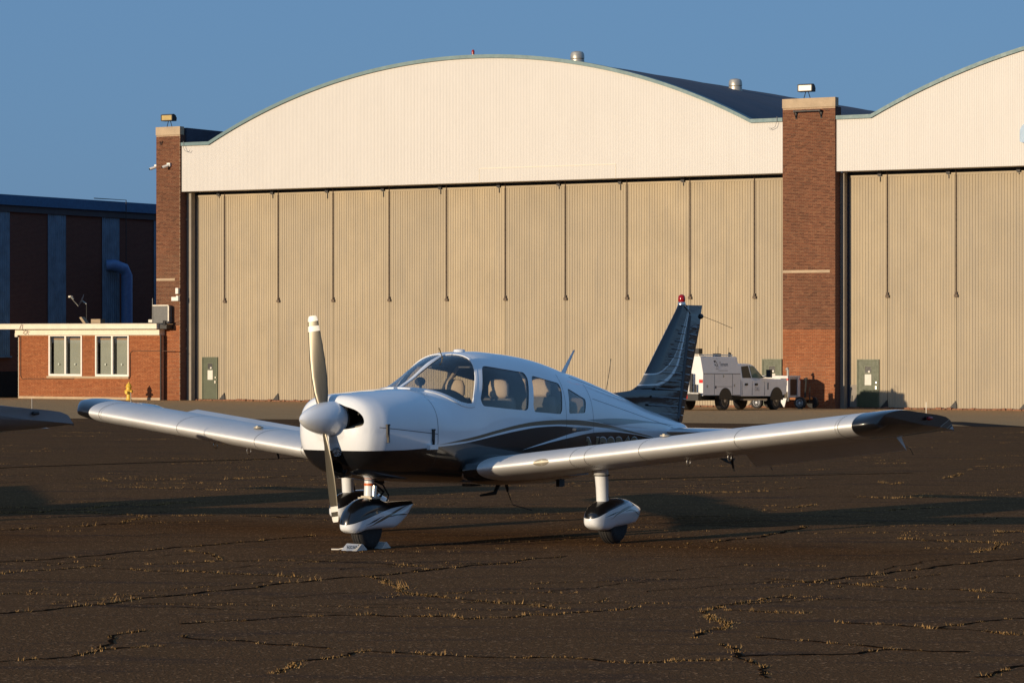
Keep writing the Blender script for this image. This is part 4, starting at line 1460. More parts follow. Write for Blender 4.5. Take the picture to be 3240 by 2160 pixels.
P_RIVET = simple('rivet_head', (0.82, 0.80, 0.76), 0.25, 0.7, var=0.02)
P_SEAM = simple('panel_seam', (0.06, 0.058, 0.055), 0.6, var=0.1)
def lamp_mat():
    m, n, b = new_mat('faceted_lamp')
    vo = N(n, 'ShaderNodeTexVoronoi')
    vo.inputs['Scale'].default_value = 90
    n.links.new(objco(n), vo.inputs['Vector'])
    n.links.new(ramp(n, vo.outputs['Distance'], [(0.25, (0.9, 0.9, 0.88)), (0.6, (0.25, 0.25, 0.26))]), b.inputs['Base Color'])
    b.inputs['Metallic'].default_value = 0.8
    b.inputs['Roughness'].default_value = 0.2
    bump(n, b, vo.outputs['Distance'], 1.0, 0.02)
    return m
P_LAMP = lamp_mat()
P_ORNG = simple('orange_tape', (0.55, 0.13, 0.03), 0.5, var=0.1)
P_NAVR = simple('red_lamp_glass', (0.28, 0.008, 0.010), 0.12, var=0.1)
P_GLASS = glass_mat('aircraft_glazing', (0.90, 0.90, 0.88))
P_REG = simple('tan_lettering', (0.22, 0.165, 0.10), 0.35, var=0.04)

# ---- wing
def airfoil(n=44, t=0.15, camber=0.018):
    """closed loop from trailing edge over the top to the nose and back below; x 0 (nose) .. 1"""
    up, lo = [], []
    for i in range(n + 1):
        x = 0.5 * (1 - math.cos(PI * i / n))
        yt = 5 * t * (0.2969 * math.sqrt(x) - 0.1260 * x - 0.3516 * x ** 2 + 0.2843 * x ** 3 - 0.1036 * x ** 4)
        p = 0.42
        yc = camber / p ** 2 * (2 * p * x - x * x) if x < p else camber / (1 - p) ** 2 * ((1 - 2 * p) + 2 * p * x - x * x)
        up.append((x, yc + yt))
        lo.append((x, yc - yt))
    return up, lo
AF_U, AF_L = airfoil()
CH, INC = 1.60, R(3.6)
def wing_le(y):
    ay = abs(y)
    x = -1.20
    if ay < 1.40:
        q = (1.40 - ay) / 0.85
        x = -1.20 + 0.275 * min(1.0, q) ** 1.25
    z = 0.815 + 0.1215 * (ay - 1.276)
    return x, z
def wing_pt(y, c, h):
    """c along the chord 0..1 (of the plain wing), h thickness ratio"""
    xl, zl = wing_le(y)
    L = xl + 2.80
    xx = c * L
    hh = h * CH
    return (xl - xx * math.cos(INC) - hh * math.sin(INC) * -0.0, y, zl - xx * math.sin(INC) + hh)

def wing_section(y, c1=1.0):
    u = [p for p in AF_U if p[0] <= c1 + 1e-6]
    l = [p for p in AF_L if p[0] <= c1 + 1e-6]
    def at(tab):
        xs = [p[0] for p in tab]; ys = [p[1] for p in tab]
        return float(np.interp(c1, xs, ys))
    if c1 < 1:
        u = u + [(c1, at(AF_U))]
        l = l + [(c1, at(AF_L))]
    loop = list(reversed(u)) + l[1:]
    return [wing_pt(y, c, h) for c, h in loop]

HINGE = 0.815
AIL0, AIL1, TIP0 = 2.72, 4.33, 4.50

def build_aircraft(root, P, detail=True):
    """all parts of a low wing single; P = paint for fuselage, wing, tip, fin, pant ..."""
    tmp = []
    # ---------------- fuselage shell and cowling
    def shell(x0, x1, off, name, mat, step=0.05, n=112):
        b = MB()
        b.loft([fus_ring(x, off, n) for x in stations(x0, x1, step)])
        return b.build(name, mat)
    fus = shell(-0.40, -6.10, 0.0, 'fuselage', [P['fus'], P_INT, P_HEAD])
    fus.parent = root
    xs = [0.585, 0.582, 0.579, 0.575, 0.570, 0.565, 0.56, 0.553, 0.545, 0.535, 0.525, 0.513, 0.50, 0.48, 0.46, 0.44, 0.42, 0.39, 0.36, 0.33, 0.30] + stations(0.26, -0.398, 0.035)
    b = MB()
    b.loft([fus_ring(x) for x in xs])
    cowl = b.build('cowling', [P['fus'], P_DKM], root)
    if detail:
        # cabin hollow
        b = MB()
        b.loft([fus_ring(x, 0.028, 80) for x in stations(-0.47, -3.45, 0.06)], mi=0)
        cab = b.build('cutter', [P_HEAD])
        # side windows as (x, z) outlines, rounded
        def rounded(poly, r, k=5):
            out = []
            m_ = len(poly)
            for i in range(m_):
                p0, p1, p2 = Vector(poly[i - 1]), Vector(poly[i]), Vector(poly[(i + 1) % m_])
                a = (p0 - p1); c = (p2 - p1)
                rr_ = min(r, a.length * 0.45, c.length * 0.45)
                pa, pc = p1 + a.normalized() * rr_, p1 + c.normalized() * rr_
                for q in range(k + 1):
                    t = q / k
                    out.append(tuple((1 - t) ** 2 * pa + 2 * t * (1 - t) * p1 + t * t * pc))
            return out
        WINS = [rounded([(-1.385, 1.727), (-1.674, 1.693), (-2.04, 1.655), (-2.065, 1.60), (-2.0, 1.403), (-1.972, 1.278), (-1.575, 1.305), (-1.19, 1.338), (-1.170, 1.40), (-1.215, 1.47), (-1.32, 1.649)], 0.075),
                rounded([(-2.150, 1.626), (-2.665, 1.540), (-2.690, 1.49), (-2.625, 1.228), (-2.09, 1.263), (-2.075, 1.33)], 0.06),
                rounded([(-2.838, 1.488), (-3.235, 1.366), (-3.168, 1.229), (-2.780, 1.231)], 0.035)]
        wc = []
        for wpoly in WINS:
            for y0, y1 in ((0.22, 0.9), (-0.9, -0.22)):
                b = MB()
                b.prism(wpoly, y0, y1)
                wc.append(b.build('cutter', [P_SEAM]))
        # windscreen halves
        loopP = [(-.515, .020, 1.517), (-.525, .09, 1.516), (-.545, .15, 1.511), (-.570, .222, 1.502), (-.620, .298, 1.482), (-.705, .368, 1.447), (-.797, .436, 1.405), (-.877, .476, 1.370), (-.964, .497, 1.355), (-1.040, .508, 1.356),
                 (-1.080, .502, 1.415), (-1.131, .478, 1.485), (-1.180, .454, 1.552), (-1.224, .426, 1.616), (-1.264, .392, 1.675), (-1.297, .356, 1.728), (-1.322, .308, 1.770), (-1.336, .262, 1.801), (-1.340, .200, 1.822), (-1.336, .14, 1.836), (-1.322, .07, 1.843), (-1.300, .020, 1.843)]
        sc = []
        for sg in (1, -1):
            lp = [Vector((x, sg * y, z)) for x, y, z in loopP]
            d = Vector((0.42, 0.52 * sg, 0.62)).normalized() * 0.30
            nL = len(lp)
            cen = sum(lp, Vector()) / nL
            b = MB()
            v = [p - d for p in lp] + [p + d for p in lp] + [cen - d, cen + d]
            f = []
            for k in range(nL):
                k2 = (k + 1) % nL
                f += [(k, k2, nL + k2, nL + k), (k2, k, 2 * nL), (nL + k, nL + k2, 2 * nL + 1)]
            b.add(v, f)
            sc.append(b.build('cutter', [P_SEAM]))
        # glazing: thin skin just under the outer surface, kept inside the outlines
        b = MB()
        b.loft([fus_ring(x, 0.004, 112) for x in stations(-0.41, -3.5, 0.04)])
        gl_o = b.build('cutter', [P_GLASS])
        b = MB()
        b.loft([fus_ring(x, 0.008, 112) for x in stations(-0.43, -3.48, 0.04)])
        gl_i = b.build('cutter', [P_GLASS])
        gl_o.parent = root
        boolean(gl_o, [gl_i])
        def pane(cutter, name):
            o = link(name, gl_o.data.copy(), root)
            boolean(o, [cutter], 'INTERSECT')
            o.data.materials.clear()
            o.data.materials.append(P_GLASS)
            o.data.polygons.foreach_set('material_index', [0] * len(o.data.polygons))
            o.data.polygons.foreach_set('use_smooth', [True] * len(o.data.polygons))
            o.data.set_sharp_from_angle(angle=R(40))
        for c in sc:
            pane(c, 'windscreen_pane')
        for c in wc:
            pane(c, 'side_window')
        boolean(fus, [cab] + wc + sc)
        drop(gl_o, gl_i, cab, *wc, *sc)
        skin_normals(fus)
        # cowling: hollow with two cooling inlets
        b = MB()
        b.loft([fus_ring(x, 0.022, 80) for x in [0.55, 0.54, 0.53, 0.51, 0.48, 0.44, 0.38, 0.3] + stations(0.24, -0.38, 0.05)])
        ci = b.build('cutter', [P_DKM])
        cc_ = []
        for sg in (1, -1):
            b = MB()
            base = [(0.020, 1.402), (0.09, 1.392), (0.17, 1.362), (0.24, 1.345), (0.30, 1.318), (0.345, 1.275), (0.362, 1.225), (0.352, 1.190), (0.31, 1.172), (0.22, 1.156), (0.13, 1.146), (0.07, 1.12), (0.020, 1.10)]
            for _ in range(2):
                nb = []
                for k in range(len(base)):
                    (ya, za), (yb2, zb2) = base[k], base[(k + 1) % len(base)]
                    nb += [(0.75 * ya + 0.25 * yb2, 0.75 * za + 0.25 * zb2), (0.25 * ya + 0.75 * yb2, 0.25 * za + 0.75 * zb2)]
                base = nb
            rings = []
            for x in (0.12, 0.75):
                rings.append([(x, sg * y, z) for y, z in base])
            b.loft(rings)
            cc_.append(b.build('cutter', [P['fus']]))
        # chin scoop and carburettor opening
        b = MB()
        b.lathe([(0.062, 0.2), (0.062, 0.7)], (0, 0.03, 0.80), 'x', 20)
        cc_.append(b.build('cutter', [P_DKM]))
        boolean(cowl, [ci] + cc_)
        drop(ci, *cc_)
        skin_normals(cowl)
        # engine baffles and cylinders seen through the inlets
        b = MB()
        b.box(0.02, 0.06, -0.36, 0.36, 0.95, 1.36)
        b.build('firewall_baffle', P_DKM, root)
        for sg in (1, -1):
            b = MB()
            ys = sorted((sg * 0.12, sg * 0.345))
            b.hexa([(0.20, ys[0], 1.13), (0.47, ys[0], 1.145), (0.47, ys[1], 1.165), (0.20, ys[1], 1.15), (0.20, ys[0], 1.225), (0.46, ys[0], 1.168), (0.46, ys[1], 1.19), (0.20, ys[1], 1.24)])
            b.box(0.16, 0.40, *sorted((sg * 0.336, sg * 0.352)), 1.20, 1.30)
            b.build('cylinder_baffle', P_BAFF, root)
            b = MB()
            for k in range(7):
                b.lathe([(0.085, 0.0), (0.085, 0.010)], (0.18, sg * (0.10 + 0.022 * k), 1.22), 'y', 16)
            b.build('cylinder', P_DKM, root, 40)
        # chin scoop lip
        b = MB()
        rings = []
        for x, r_ in ((0.30, 0.085), (0.46, 0.092), (0.50, 0.086), (0.485, 0.070), (0.35, 0.062)):
            rings.append([(x, 0.03 + r_ * 1.25 * math.cos(2 * PI * k / 24), 0.775 + r_ * 0.92 * math.sin(2 * PI * k / 24)) for k in range(24)])
        b.loft(rings)
        b.build('air_scoop', P_BLACK, root, 50)
        # cabin fittings
        b = MB()
        rings = []
        for x, dz in ((-0.55, 0.0), (-0.60, 0.0), (-0.68, 0.0), (-0.78, 0.0), (-0.90, 0.0), (-1.0, 0.0), (-1.075, 0.004), (-1.10, 0.03), (-1.10, 0.25)):
            hw = min(0.485, float(fz['w'](x)) - 0.05)
            ring = []
            for q in range(-10, 11):
                y = hw * q / 10
                z = 1.502 - 1.15 * max(0.0, abs(y) - 0.22) ** 1.6 - 0.03 * (1 if abs(q) == 10 else 0)
                ring.append((x, y, min(z, fus_top(x, y) - 0.022) - dz))
            rings.append(ring)
        b.loft(rings, caps=False, closed=False)
        b.build('glareshield', P_DASH, root, 50)
        b = MB()
        b.box(-1.10, -1.06, -0.46, 0.46, 0.80, 1.40)
        b.build('instrument_panel', P_DASH, root)
        b = MB()
        b.box(-3.2, -1.1, -0.50, 0.50, 0.60, 0.66)
        b.build('cabin_floor', P_SEATD, root)
        b = MB()
        b.tube([(-0.90, 0.0, 1.49), (-0.90, 0, 1.575)], 0.012, 8)
        b.lathe([(0.0, -0.045), (0.036, -0.04), (0.044, -0.015), (0.044, 0.015), (0.036, 0.04), (0.0, 0.045)], (-0.89, 0.0, 1.575), 'x', 18)
        b.build('compass', P_DASH, root, 40)
        for sx, sy in ((-1.75, 0.26), (-1.75, -0.26), (-2.55, 0.25), (-2.55, -0.25)):
            b = MB()
            b.box(sx - 0.06, sx + 0.42, sy - 0.21, sy + 0.21, 0.86, 1.0)
            rings = []
            for z, x, hw in ((0.95, 0.0, 0.21), (1.15, -0.06, 0.215), (1.34, -0.12, 0.20), (1.40, -0.14, 0.16)):
                rings.append([(sx + x + 0.055 * math.copysign(abs(math.sin(a)) ** 0.6, math.sin(a)), sy + hw * math.copysign(abs(math.cos(a)) ** 0.5, math.cos(a)), z) for a in [2 * PI * k / 20 for k in range(20)]])
            b.loft(rings)
            st = b.build('seat', P_SEATD, root, 50)
            b = MB()
            rings = []
            for z, hw, dp in ((1.40, 0.085, 0.025), (1.43, 0.115, 0.045), (1.52, 0.115, 0.048), (1.57, 0.095, 0.035), (1.585, 0.05, 0.02)):
                rings.append([(sx - 0.13 + dp * math.sin(a), sy + hw * math.cos(a), z) for a in [2 * PI * k / 18 for k in range(18)]])
            b.loft(rings)
            b.build('headrest', P_SEAT, st, 60)
        for sy in (0.26, -0.26):
            b = MB()
            b.tube([(-1.09, sy, 1.14), (-1.24, sy, 1.14)], 0.014, 8)
            b.tube([(-1.24, sy - 0.13, 1.24), (-1.24, sy - 0.15, 1.13), (-1.24, sy - 0.05, 1.10), (-1.24, sy + 0.05, 1.10), (-1.24, sy + 0.15, 1.13), (-1.24, sy + 0.13, 1.24)], 0.014, 8)
            b.build('control_yoke', P_DASH, root, 50)
        # far door post and pale belts
        for sg in (1, -1):
            b = MB()
            yy = [fus_y(-2.07, z, 0.03) * sg for z in (1.0, 1.3, 1.55, 1.72)]
            b.tube([(-2.07, yy[0], 1.0), (-2.07, yy[1], 1.3), (-2.07, yy[2], 1.55), (-2.09, yy[3], 1.72)], 0.022, 6)
            b.build('shoulder_belt', P_SEAT, root)
        for sg in (1, -1):
            b = MB()
            b.box(-1.62, -1.32, *sorted((sg * 0.16, sg * 0.36)), 1.705, 1.72)
            b.build('sun_visor', P_SEATD, root)
        # strip over the windscreen joint and base moulding
        b = MB()
        rings = []
        for i in range(25):
            x = -0.53 - 0.80 * i / 24
            z = float(fz['zt'](x))
            rings.append([(x, -0.020, z - 0.004), (x, -0.015, z + 0.005), (x, 0.015, z + 0.005), (x, 0.020, z - 0.004)])
        b.loft(rings)
        b.build('windscreen_post', P_WHITE, root)
        for sg in (1, -1):
            for nm, idx, wd, lift in (('windscreen_moulding', range(0, 11), 0.040, 0.009), ('windscreen_frame', range(9, 22), 0.022, 0.003)):
                path = []
                for k in idx:
                    x, y, z = loopP[k]
                    path.append(Vector((x, sg * y, z)))
                cen = sum((Vector((x, sg * y, z)) for x, y, z in loopP), Vector()) / len(loopP)
                fine = []
                for k in range(len(path) - 1):
                    for q in range(4):
                        fine.append(path[k].lerp(path[k + 1], q / 4))
                fine.append(path[-1])
                rings = []
                for k, p in enumerate(fine):
                    # settle the point onto the skin
                    nv = fus_normal(p)
                    for _ in range(6):
                        e = 0.002
                        gg = fus_g(*p)
                        dg_ = (fus_g(*(p + nv * e)) - fus_g(*(p - nv * e))) / (2 * e)
                        p = p - nv * max(-0.02, min(0.02, gg / dg_))
                    nv = fus_normal(p)
                    t = (fine[min(k + 1, len(fine) - 1)] - fine[max(0, k - 1)]).normalized()
                    bn = t.cross(nv).normalized()
                    if bn.dot(p - cen) < 0:
                        bn = -bn
                    rings.append([p - bn * 0.010 - nv * 0.004, p - bn * 0.006 + nv * lift, p + bn * wd * 0.8 + nv * lift, p + bn * wd - nv * 0.006])
                b = MB()
                b.loft(rings)
                b.build(nm, P_WHITE, root, 50)
                if nm == 'windscreen_moulding':
                    b = MB()
                    for k in range(2, len(rings) - 1, 1):
                        c0 = (rings[k][1] + rings[k][2]) / 2
                        b.lathe([(0.0042, 0.0), (0.003, 0.002), (0.0, 0.003)], tuple(c0), n=6, caps=False)
                    tag(b.build('moulding_screws', P_RIVET, root), kind='stuff')
        # cowling latches and split line, fasteners
        for sg in (1, -1):
            for x, z in ((0.333, 1.135), (-0.320, 1.075)):
                y = fus_y(x, z)
                b = MB()
                b.box(x - 0.016, x + 0.016, *sorted((sg * (y - 0.004), sg * (y + 0.012))), z - 0.055, z + 0.055)
                b.box(x - 0.022, x + 0.022, *sorted((sg * (y - 0.004), sg * (y + 0.015))), z + 0.048, z + 0.062)
                b.box(x - 0.007, x + 0.007, *sorted((sg * (y - 0.004), sg * (y + 0.018))), z - 0.11, z - 0.04)
                b.build('cowl_latch', P_DKM, root)
            b = MB()
            rings = []
            for i in range(15):
                x = 0.42 - 0.815 * i / 14
                z = 1.168 - 0.080 * i / 14
                y = fus_y(x, z) + 0.0012
                rings.append([(x, sg * y, z - 0.0028), (x, sg * y, z + 0.0028)])
            b.loft(rings, caps=False, closed=False)
            b.build('cowl_seam', P_SEAM, root)
            b = MB()
            rings = []
            for i in range(25):
                z = 0.70 + 0.74 * i / 24
                y = fus_y(-0.40, z) + 0.0012
                rings.append([(-0.397, sg * y, z), (-0.403, sg * y, z)])
            b.loft(rings, caps=False, closed=False)
            b.build('firewall_seam', P_SEAM, root)
            # skin joints along the rear fuselage
            for pts in ([(-3.10, 1.60), (-4.40, 1.35)], [(-3.42, 1.37), (-6.02, 0.935)], [(-3.36, 1.52), (-3.36, 0.75)], [(-2.72, 1.63), (-2.72, 0.75)]):
                b = MB()
                rings = []
                for i in range(31):
                    t = i / 30
                    x, z = pts[0][0] + (pts[1][0] - pts[0][0]) * t, pts[0][1] + (pts[1][1] - pts[0][1]) * t
                    y = fus_y(x, z) + 0.0012
                    vert = pts[0][0] == pts[1][0]
                    dx, dz = (0.002, 0) if vert else (0, 0.002)
                    rings.append([(x - dx, sg * y, z - dz), (x + dx, sg * y, z + dz)])
                b.loft(rings, caps=False, closed=False)
                b.build('skin_seam', P_SEAM, root)
            b = MB()
            y = fus_y(-0.36, 0.965)
            b.box(-0.37, -0.24, *sorted((sg * (y - 0.02), sg * (y + 0.03))), 0.945, 0.99)
            b.build('cowl_hinge_fairing', P_WHITE, root)
        # registration on both sides
        for sg in (1, -1):
            for col, dx, dz, lift in ((P_WHITE, -0.008, 0.008, 0.0026), (P_REG, 0, 0, 0.0042)):
                me, v = text_mesh('N32369', 0.355, 0.0, 0.0, 0.012, 0.92)
                u_ = v[:, 0] - v[:, 0].min()
                wdt = u_.max()
                sc_ = 1.345 / wdt
                hh = v[:, 1] - v[:, 1].min()
                hh = hh / hh.max() * 0.262
                xx = (-3.180 - u_ * sc_ + dx) if sg > 0 else (-4.525 + u_ * sc_ + dx)
                zz = 0.722 + hh + dz + 0.026 * (xx + 3.18)
                co = np.array([(x, sg * (fus_y(x, z) + lift), z) for x, z in zip(xx, zz)])
                set_co(me, co)
                me.materials.clear()
                me.materials.append(col)
                link('registration', me, root)
        # steps, aerials
        b = MB(); b.lathe([(0.055, 0), (0.06, 0.006), (0.052, 0.02), (0.02, 0.024), (0, 0.024)], (-1.57, 0, float(fz['zt'](-1.57)) - 0.002), n=20); b.build('gps_aerial', P_WHITE, root, 40)
        b = MB(); b.tube([(-1.205, 0.05, 1.80), (-1.142, 0.05, 1.90)], [0.004, 0.0055], 8); b.tube([(-1.20, 0.05, 1.815), (-1.19, 0.05, 1.745)], 0.003, 6); b.build('air_thermometer', P_BRASSY, root)
        b = MB()
        b.loft([[(-3.50 + 0.0, 0.010, 1.60), (-3.425, 0.0, 1.60), (-3.50, -0.010, 1.60), (-3.535, 0, 1.60)], [(-3.735, 0.004, 1.873), (-3.715, 0, 1.873), (-3.735, -0.004, 1.873), (-3.748, 0, 1.873)]])
        b.build('blade_aerial', P_WHITE, root, 50)
        b = MB(); b.tube([(-4.372, 0, 1.42), (-4.44, 0, 1.62), (-4.482, 0, 1.778)], 0.0035, 5); b.build('whip_aerial', P_DKM, root)
        b = MB()
        b.tube([(-2.135, 0.1, 0.54), (-2.06, 0.1, 0.445), (-1.80, 0.1, 0.432)], [0.022, 0.02, 0.011], 8); b.build('fuel_drain', P_DKM, root)
        b = MB()
        b.tube([(-2.268, 0.1, 0.54), (-2.298, 0.1, 0.45)], [0.022, 0.012], 8)
        b.tube([(-2.298, 0.1, 0.45), (-2.388, 0.1, 0.312), (-2.751, 0.1, 0.241)], 0.005, 5); b.build('belly_aerial', P_DKM, root)
        b = MB(); b.box(-1.80, -1.62, 0.0, 0.10, 0.528, 0.56); b.build('transponder_pod', P_DKM, root)
        b = MB(); b.box(-2.90, -2.80, 0.36, 0.40, 0.485, 0.56); b.build('cabin_step', P_DKM, root)
        b = MB(); b.tube([(0.105, 0.02, 0.84), (0.10, 0.02, 0.72)], [0.020, 0.024], 12); b.tube([(0.10, 0.02, 0.738), (0.098, 0.02, 0.700)], 0.027, 12, 1); b.build('exhaust_stub', [P_DKM, P_COPPER], root, 40)
        b = MB(); b.lathe([(0.0, 0.0), (0.050, 0.0), (0.052, 0.010), (0.046, 0.018), (0.0, 0.028)], (0.558, 0.070, 0.945), 'x', 20); b.build('landing_light', P_LAMP, root, 60)
        b = MB(); b.tube([(-0.02, fus_y(-0.02, 0.86) + 0.003, 0.88), (-0.12, fus_y(-0.12, 0.78) + 0.003, 0.80), (-0.2, fus_y(-0.2, 0.74) + 0.003, 0.745)], 0.004, 5); b.build('drain_tube', P_STEEL, root)
    else:
        for o in (fus, cowl):
            o.data.polygons.foreach_set('use_smooth', [True] * len(o.data.polygons))
            o.data.set_sharp_from_angle(angle=R(50))
    # ---------------- propeller
    prop = empty('propeller', (0.672, 0, 1.248)); prop.parent = root
    b = MB()
    prof = []
    for i in range(19):
        t = i / 18
        prof.append((0.168 * max(0, 1 - t ** 1.9) ** 0.72 if i < 18 else 0.0, -0.150 + 0.518 * t))
    prof[0] = (0.166, -0.150)
    b.lathe([(0.150, -0.152)] + prof, axis='x', n=48)
    b.build('spinner', P_WHITE, prop, 50)
    b = MB()
    b.lathe([(0.174, -0.172), (0.176, -0.152), (0.166, -0.146)], axis='x', n=48)
    b.build('backplate', P_DKM, prop, 30)
    for ang in (-0.1406, -0.1406 + PI):
        b = MB()
        rings = []
        for r_, ch_, tw, th_ in ((0.10, 0.085, 52, 0.05), (0.17, 0.115, 46, 0.042), (0.25, 0.135, 40, 0.034), (0.40, 0.150, 31, 0.024), (0.55, 0.148, 25, 0.018), (0.70, 0.135, 21, 0.014), (0.82, 0.118, 18, 0.011), (0.90, 0.104, 16.5, 0.009), (0.945, 0.092, 16, 0.008), (0.963, 0.070, 15.5, 0.006)):
            be = R(tw)
            ring = []
            for k in range(20):
                a = 2 * PI * k / 20
                cx, hy_ = ch_ * 0.5 * math.cos(a), th_ * 0.5 * math.sin(a) * (1.35 if math.sin(a) > 0 else 0.45)
                # chord direction (forward/starboard for the upright blade), thickness normal to it
                ring.append((cx * math.sin(be) + hy_ * math.cos(be), -cx * math.cos(be) + hy_ * math.sin(be), r_))
            rings.append(ring)
        b.loft(rings)
        bl = b.build('propeller_blade', P_BLADE, prop, 50)
        bl.rotation_euler = (-ang, 0, 0)
    # ---------------- wings
    for sg in (1, -1):
        def S(y, c1=1.0):
            return wing_section(sg * y, c1)
        b = MB()
        ys = [0.40, 0.55, 0.62, 0.75, 0.9, 1.05, 1.2, 1.3, 1.4, 1.7, 2.0, 2.4, AIL0, 3.1, 3.6, 4.0, AIL1]
        b.loft([S(y, HINGE) for y in ys])
        b.loft([S(y) for y in (AIL1 + 0.004, 4.42, TIP0)])
        wing = b.build('wing', P['wing'], root, 50)
        # flap and aileron
        def surf(y0, y1, rot, name, gap=0.006):
            bb = MB()
            rings = []
            for y in (y0, (y0 + y1) / 2, y1):
                u = [(HINGE + gap, float(np.interp(HINGE + gap, [p[0] for p in AF_U], [p[1] for p in AF_U])))] + [p for p in AF_U if p[0] > HINGE + 0.02]
                l = [(HINGE + gap, float(np.interp(HINGE + gap, [p[0] for p in AF_L], [p[1] for p in AF_L])))] + [p for p in AF_L if p[0] > HINGE + 0.02]
                loop = list(reversed(u)) + l[:-1]
                pts = [Vector(wing_pt(sg * y, c, h)) for c, h in loop]
                hg = Vector(wing_pt(sg * y, HINGE, u[0][1]))
                out = []
                for p in pts:
                    d = p - hg
                    cz, sz = math.cos(rot), math.sin(rot)
                    out.append(hg + Vector((d.x * cz - d.z * sz, d.y, d.x * sz + d.z * cz)))
                rings.append(out)
            bb.loft(rings)
            return bb.build(name, P['wing'], root, 40)
        surf(0.60, AIL0 - 0.006, 0.0, 'flap')
        # a trailing edge that points to -x droops with positive rotation
        surf(AIL0 + 0.004, AIL1 - 0.004, (R(33) if sg > 0 else R(-24)) if detail else 0.0, 'aileron')
        # wing tip
        b = MB()
        rings = []
        nU = len(AF_U)
        for u in (0.0, 0.12, 0.3, 0.5, 0.7, 0.82, 0.9, 0.96, 1.0):
            ring = []
            sec = S(TIP0)
            loop = list(reversed(AF_U)) + AF_L[1:]
            for (c, h), p in zip(loop, sec):
                ext = (0.215 + 0.080 * (1 - max(0.0, 1 - c / 0.25) ** 2)) * (1 - 0.14 * max(0, (c - 0.55) / 0.45))
                hu = float(np.interp(c, [q[0] for q in AF_U], [q[1] for q in AF_U]))
                hl = float(np.interp(c, [q[0] for q in AF_L], [q[1] for q in AF_L]))
                k = u ** 3.2
                hnew = h
                if h > hu - 1e-9 and c < 1.0:
                    hnew = h + u * float(np.interp(c, [0, .45, .6, .75, .88, .95, 1.0], [0, 0, .012, .034, .052, .050, .0]))
                if h < hu - 1e-9 or c == 1.0:
                    hnew = hl + (hu - hl) * 0.42 * k * min(1, c / 0.10)
                hnew -= 0.010 * u ** 6 * (1 if h > 0 else 0)
                y = TIP0 + 0.004 + ext * u
                ring.append((p[0] - 0.10 * u * max(0.0, c - 0.7) - 0.07 * u ** 5 * max(0.0, 1 - c / 0.12), sg * y, wing_pt(sg * y, c, hnew)[2]))
            rings.append(ring)
        b.loft(rings)
        tip = b.build('wing_tip', P['tip'], root, 45)
        b = MB()
        yy = TIP0 + 0.285
        tx, tz = -2.22, wing_pt(yy, 0.64, 0.050)[2]
        b.lathe([(0.016, -0.05), (0.020, 0.015), (0.015, 0.03), (0.0, 0.038)], (tx, sg * yy, tz), 'x', 14)
        b.build('nav_light', (P_NAVR if sg > 0 else M_BLUES) if detail else M_BLK, tip, 40)
        b = MB()
        b.tube([(tx + 0.02, sg * (yy - 0.02), tz), (tx + 0.02, sg * (yy - 0.02), tz + 0.15)], 0.0035, 6)
        b.build('strobe_mast', M_GALV, tip)
        if detail:
            b = MB()
            for o_ in (0.0, 0.075):
                pass
            # tie-down rings, hinges, fuel caps, root fairing lip
            for yr, xr in ((2.62, -1.52), (3.06, -1.52)):
                p = wing_pt(sg * yr, 0.22, -0.062)
                bb = MB()
                ring = [(p[0] + 0.034 * math.cos(a), p[1], p[2] - 0.028 + 0.034 * math.sin(a)) for a in [2 * PI * k / 16 for k in range(17)]]
                bb.tube(ring, 0.006, 6, caps=False)
                bb.build('tie_down_ring', P_STEEL, root)
            for yr in (AIL0 - 0.22,):
                p = wing_pt(sg * yr, HINGE - 0.02, -0.03)
                bb = MB()
                bb.hexa([(p[0] + 0.10, p[1] - 0.008, p[2]), (p[0] - 0.20, p[1] - 0.008, p[2] - 0.012), (p[0] - 0.20, p[1] + 0.008, p[2] - 0.012), (p[0] + 0.10, p[1] + 0.008, p[2]),
                         (p[0] - 0.04, p[1] - 0.008, p[2] - 0.045), (p[0] - 0.14, p[1] - 0.008, p[2] - 0.065), (p[0] - 0.14, p[1] + 0.008, p[2] - 0.065), (p[0] - 0.04, p[1] + 0.008, p[2] - 0.045)])
                bb.build('hinge_bracket', P_DKM, root)
            p = wing_pt(sg * (AIL0 + 0.02), 0.60, -0.045)
            bb = MB()
            bb.tube([(p[0], p[1], p[2] + 0.02), (p[0] - 0.06, p[1], p[2] - 0.14)], [0.018, 0.008], 8)
            bb.build('pitot_mast', P_DKM, root)
            for yr in (AIL0 + 0.05, AIL1 - 0.05):
                p = wing_pt(sg * yr, 1.0, 0.0)
                dz = -0.11 if sg > 0 else 0.10
                bb = MB()
                bb.tube([(p[0], p[1], p[2] + dz), (p[0] - 0.08, p[1], p[2] + dz - 0.02), (p[0] - 0.15, p[1], p[2] + dz - 0.08)], 0.003, 5)
                bb.build('static_wick', P_DKM, root)
            p = wing_pt(sg * 2.42, 0.16, 0.085)
            bb = MB()
            bb.lathe([(0.05, 0.0), (0.05, 0.012), (0.02, 0.016), (0, 0.016)], (p[0], p[1], p[2] - 0.002), n=16)
            bb.box(p[0] - 0.03, p[0] + 0.03, p[1] - 0.012, p[1] + 0.012, p[2] + 0.010, p[2] + 0.020)
            bb.build('fuel_cap', P_BAFF, root)
            # seams and rivet rows
            for yr in (1.52, 1.68, 2.28, 3.30, 4.36):
                bb = MB()
                rings = []
                for (c, h) in [q for q in list(reversed(AF_U)) + AF_L[1:] if q[0] < 0.60]:
                    a_ = Vector(wing_pt(sg * (yr - 0.0020), c, h)); c_ = Vector(wing_pt(sg * (yr + 0.0020), c, h))
                    e = Vector((0.0, 0, 0.0014)) if h > 0.0 else Vector((0, 0, -0.0014))
                    if c < 0.02:
                        e = e + Vector((0.0016, 0, 0))
                    rings.append([a_ + e, c_ + e])
                bb.loft(rings, caps=False, closed=False)
                bb.build('wing_seam', P_SEAM, root)
            rv = MB()
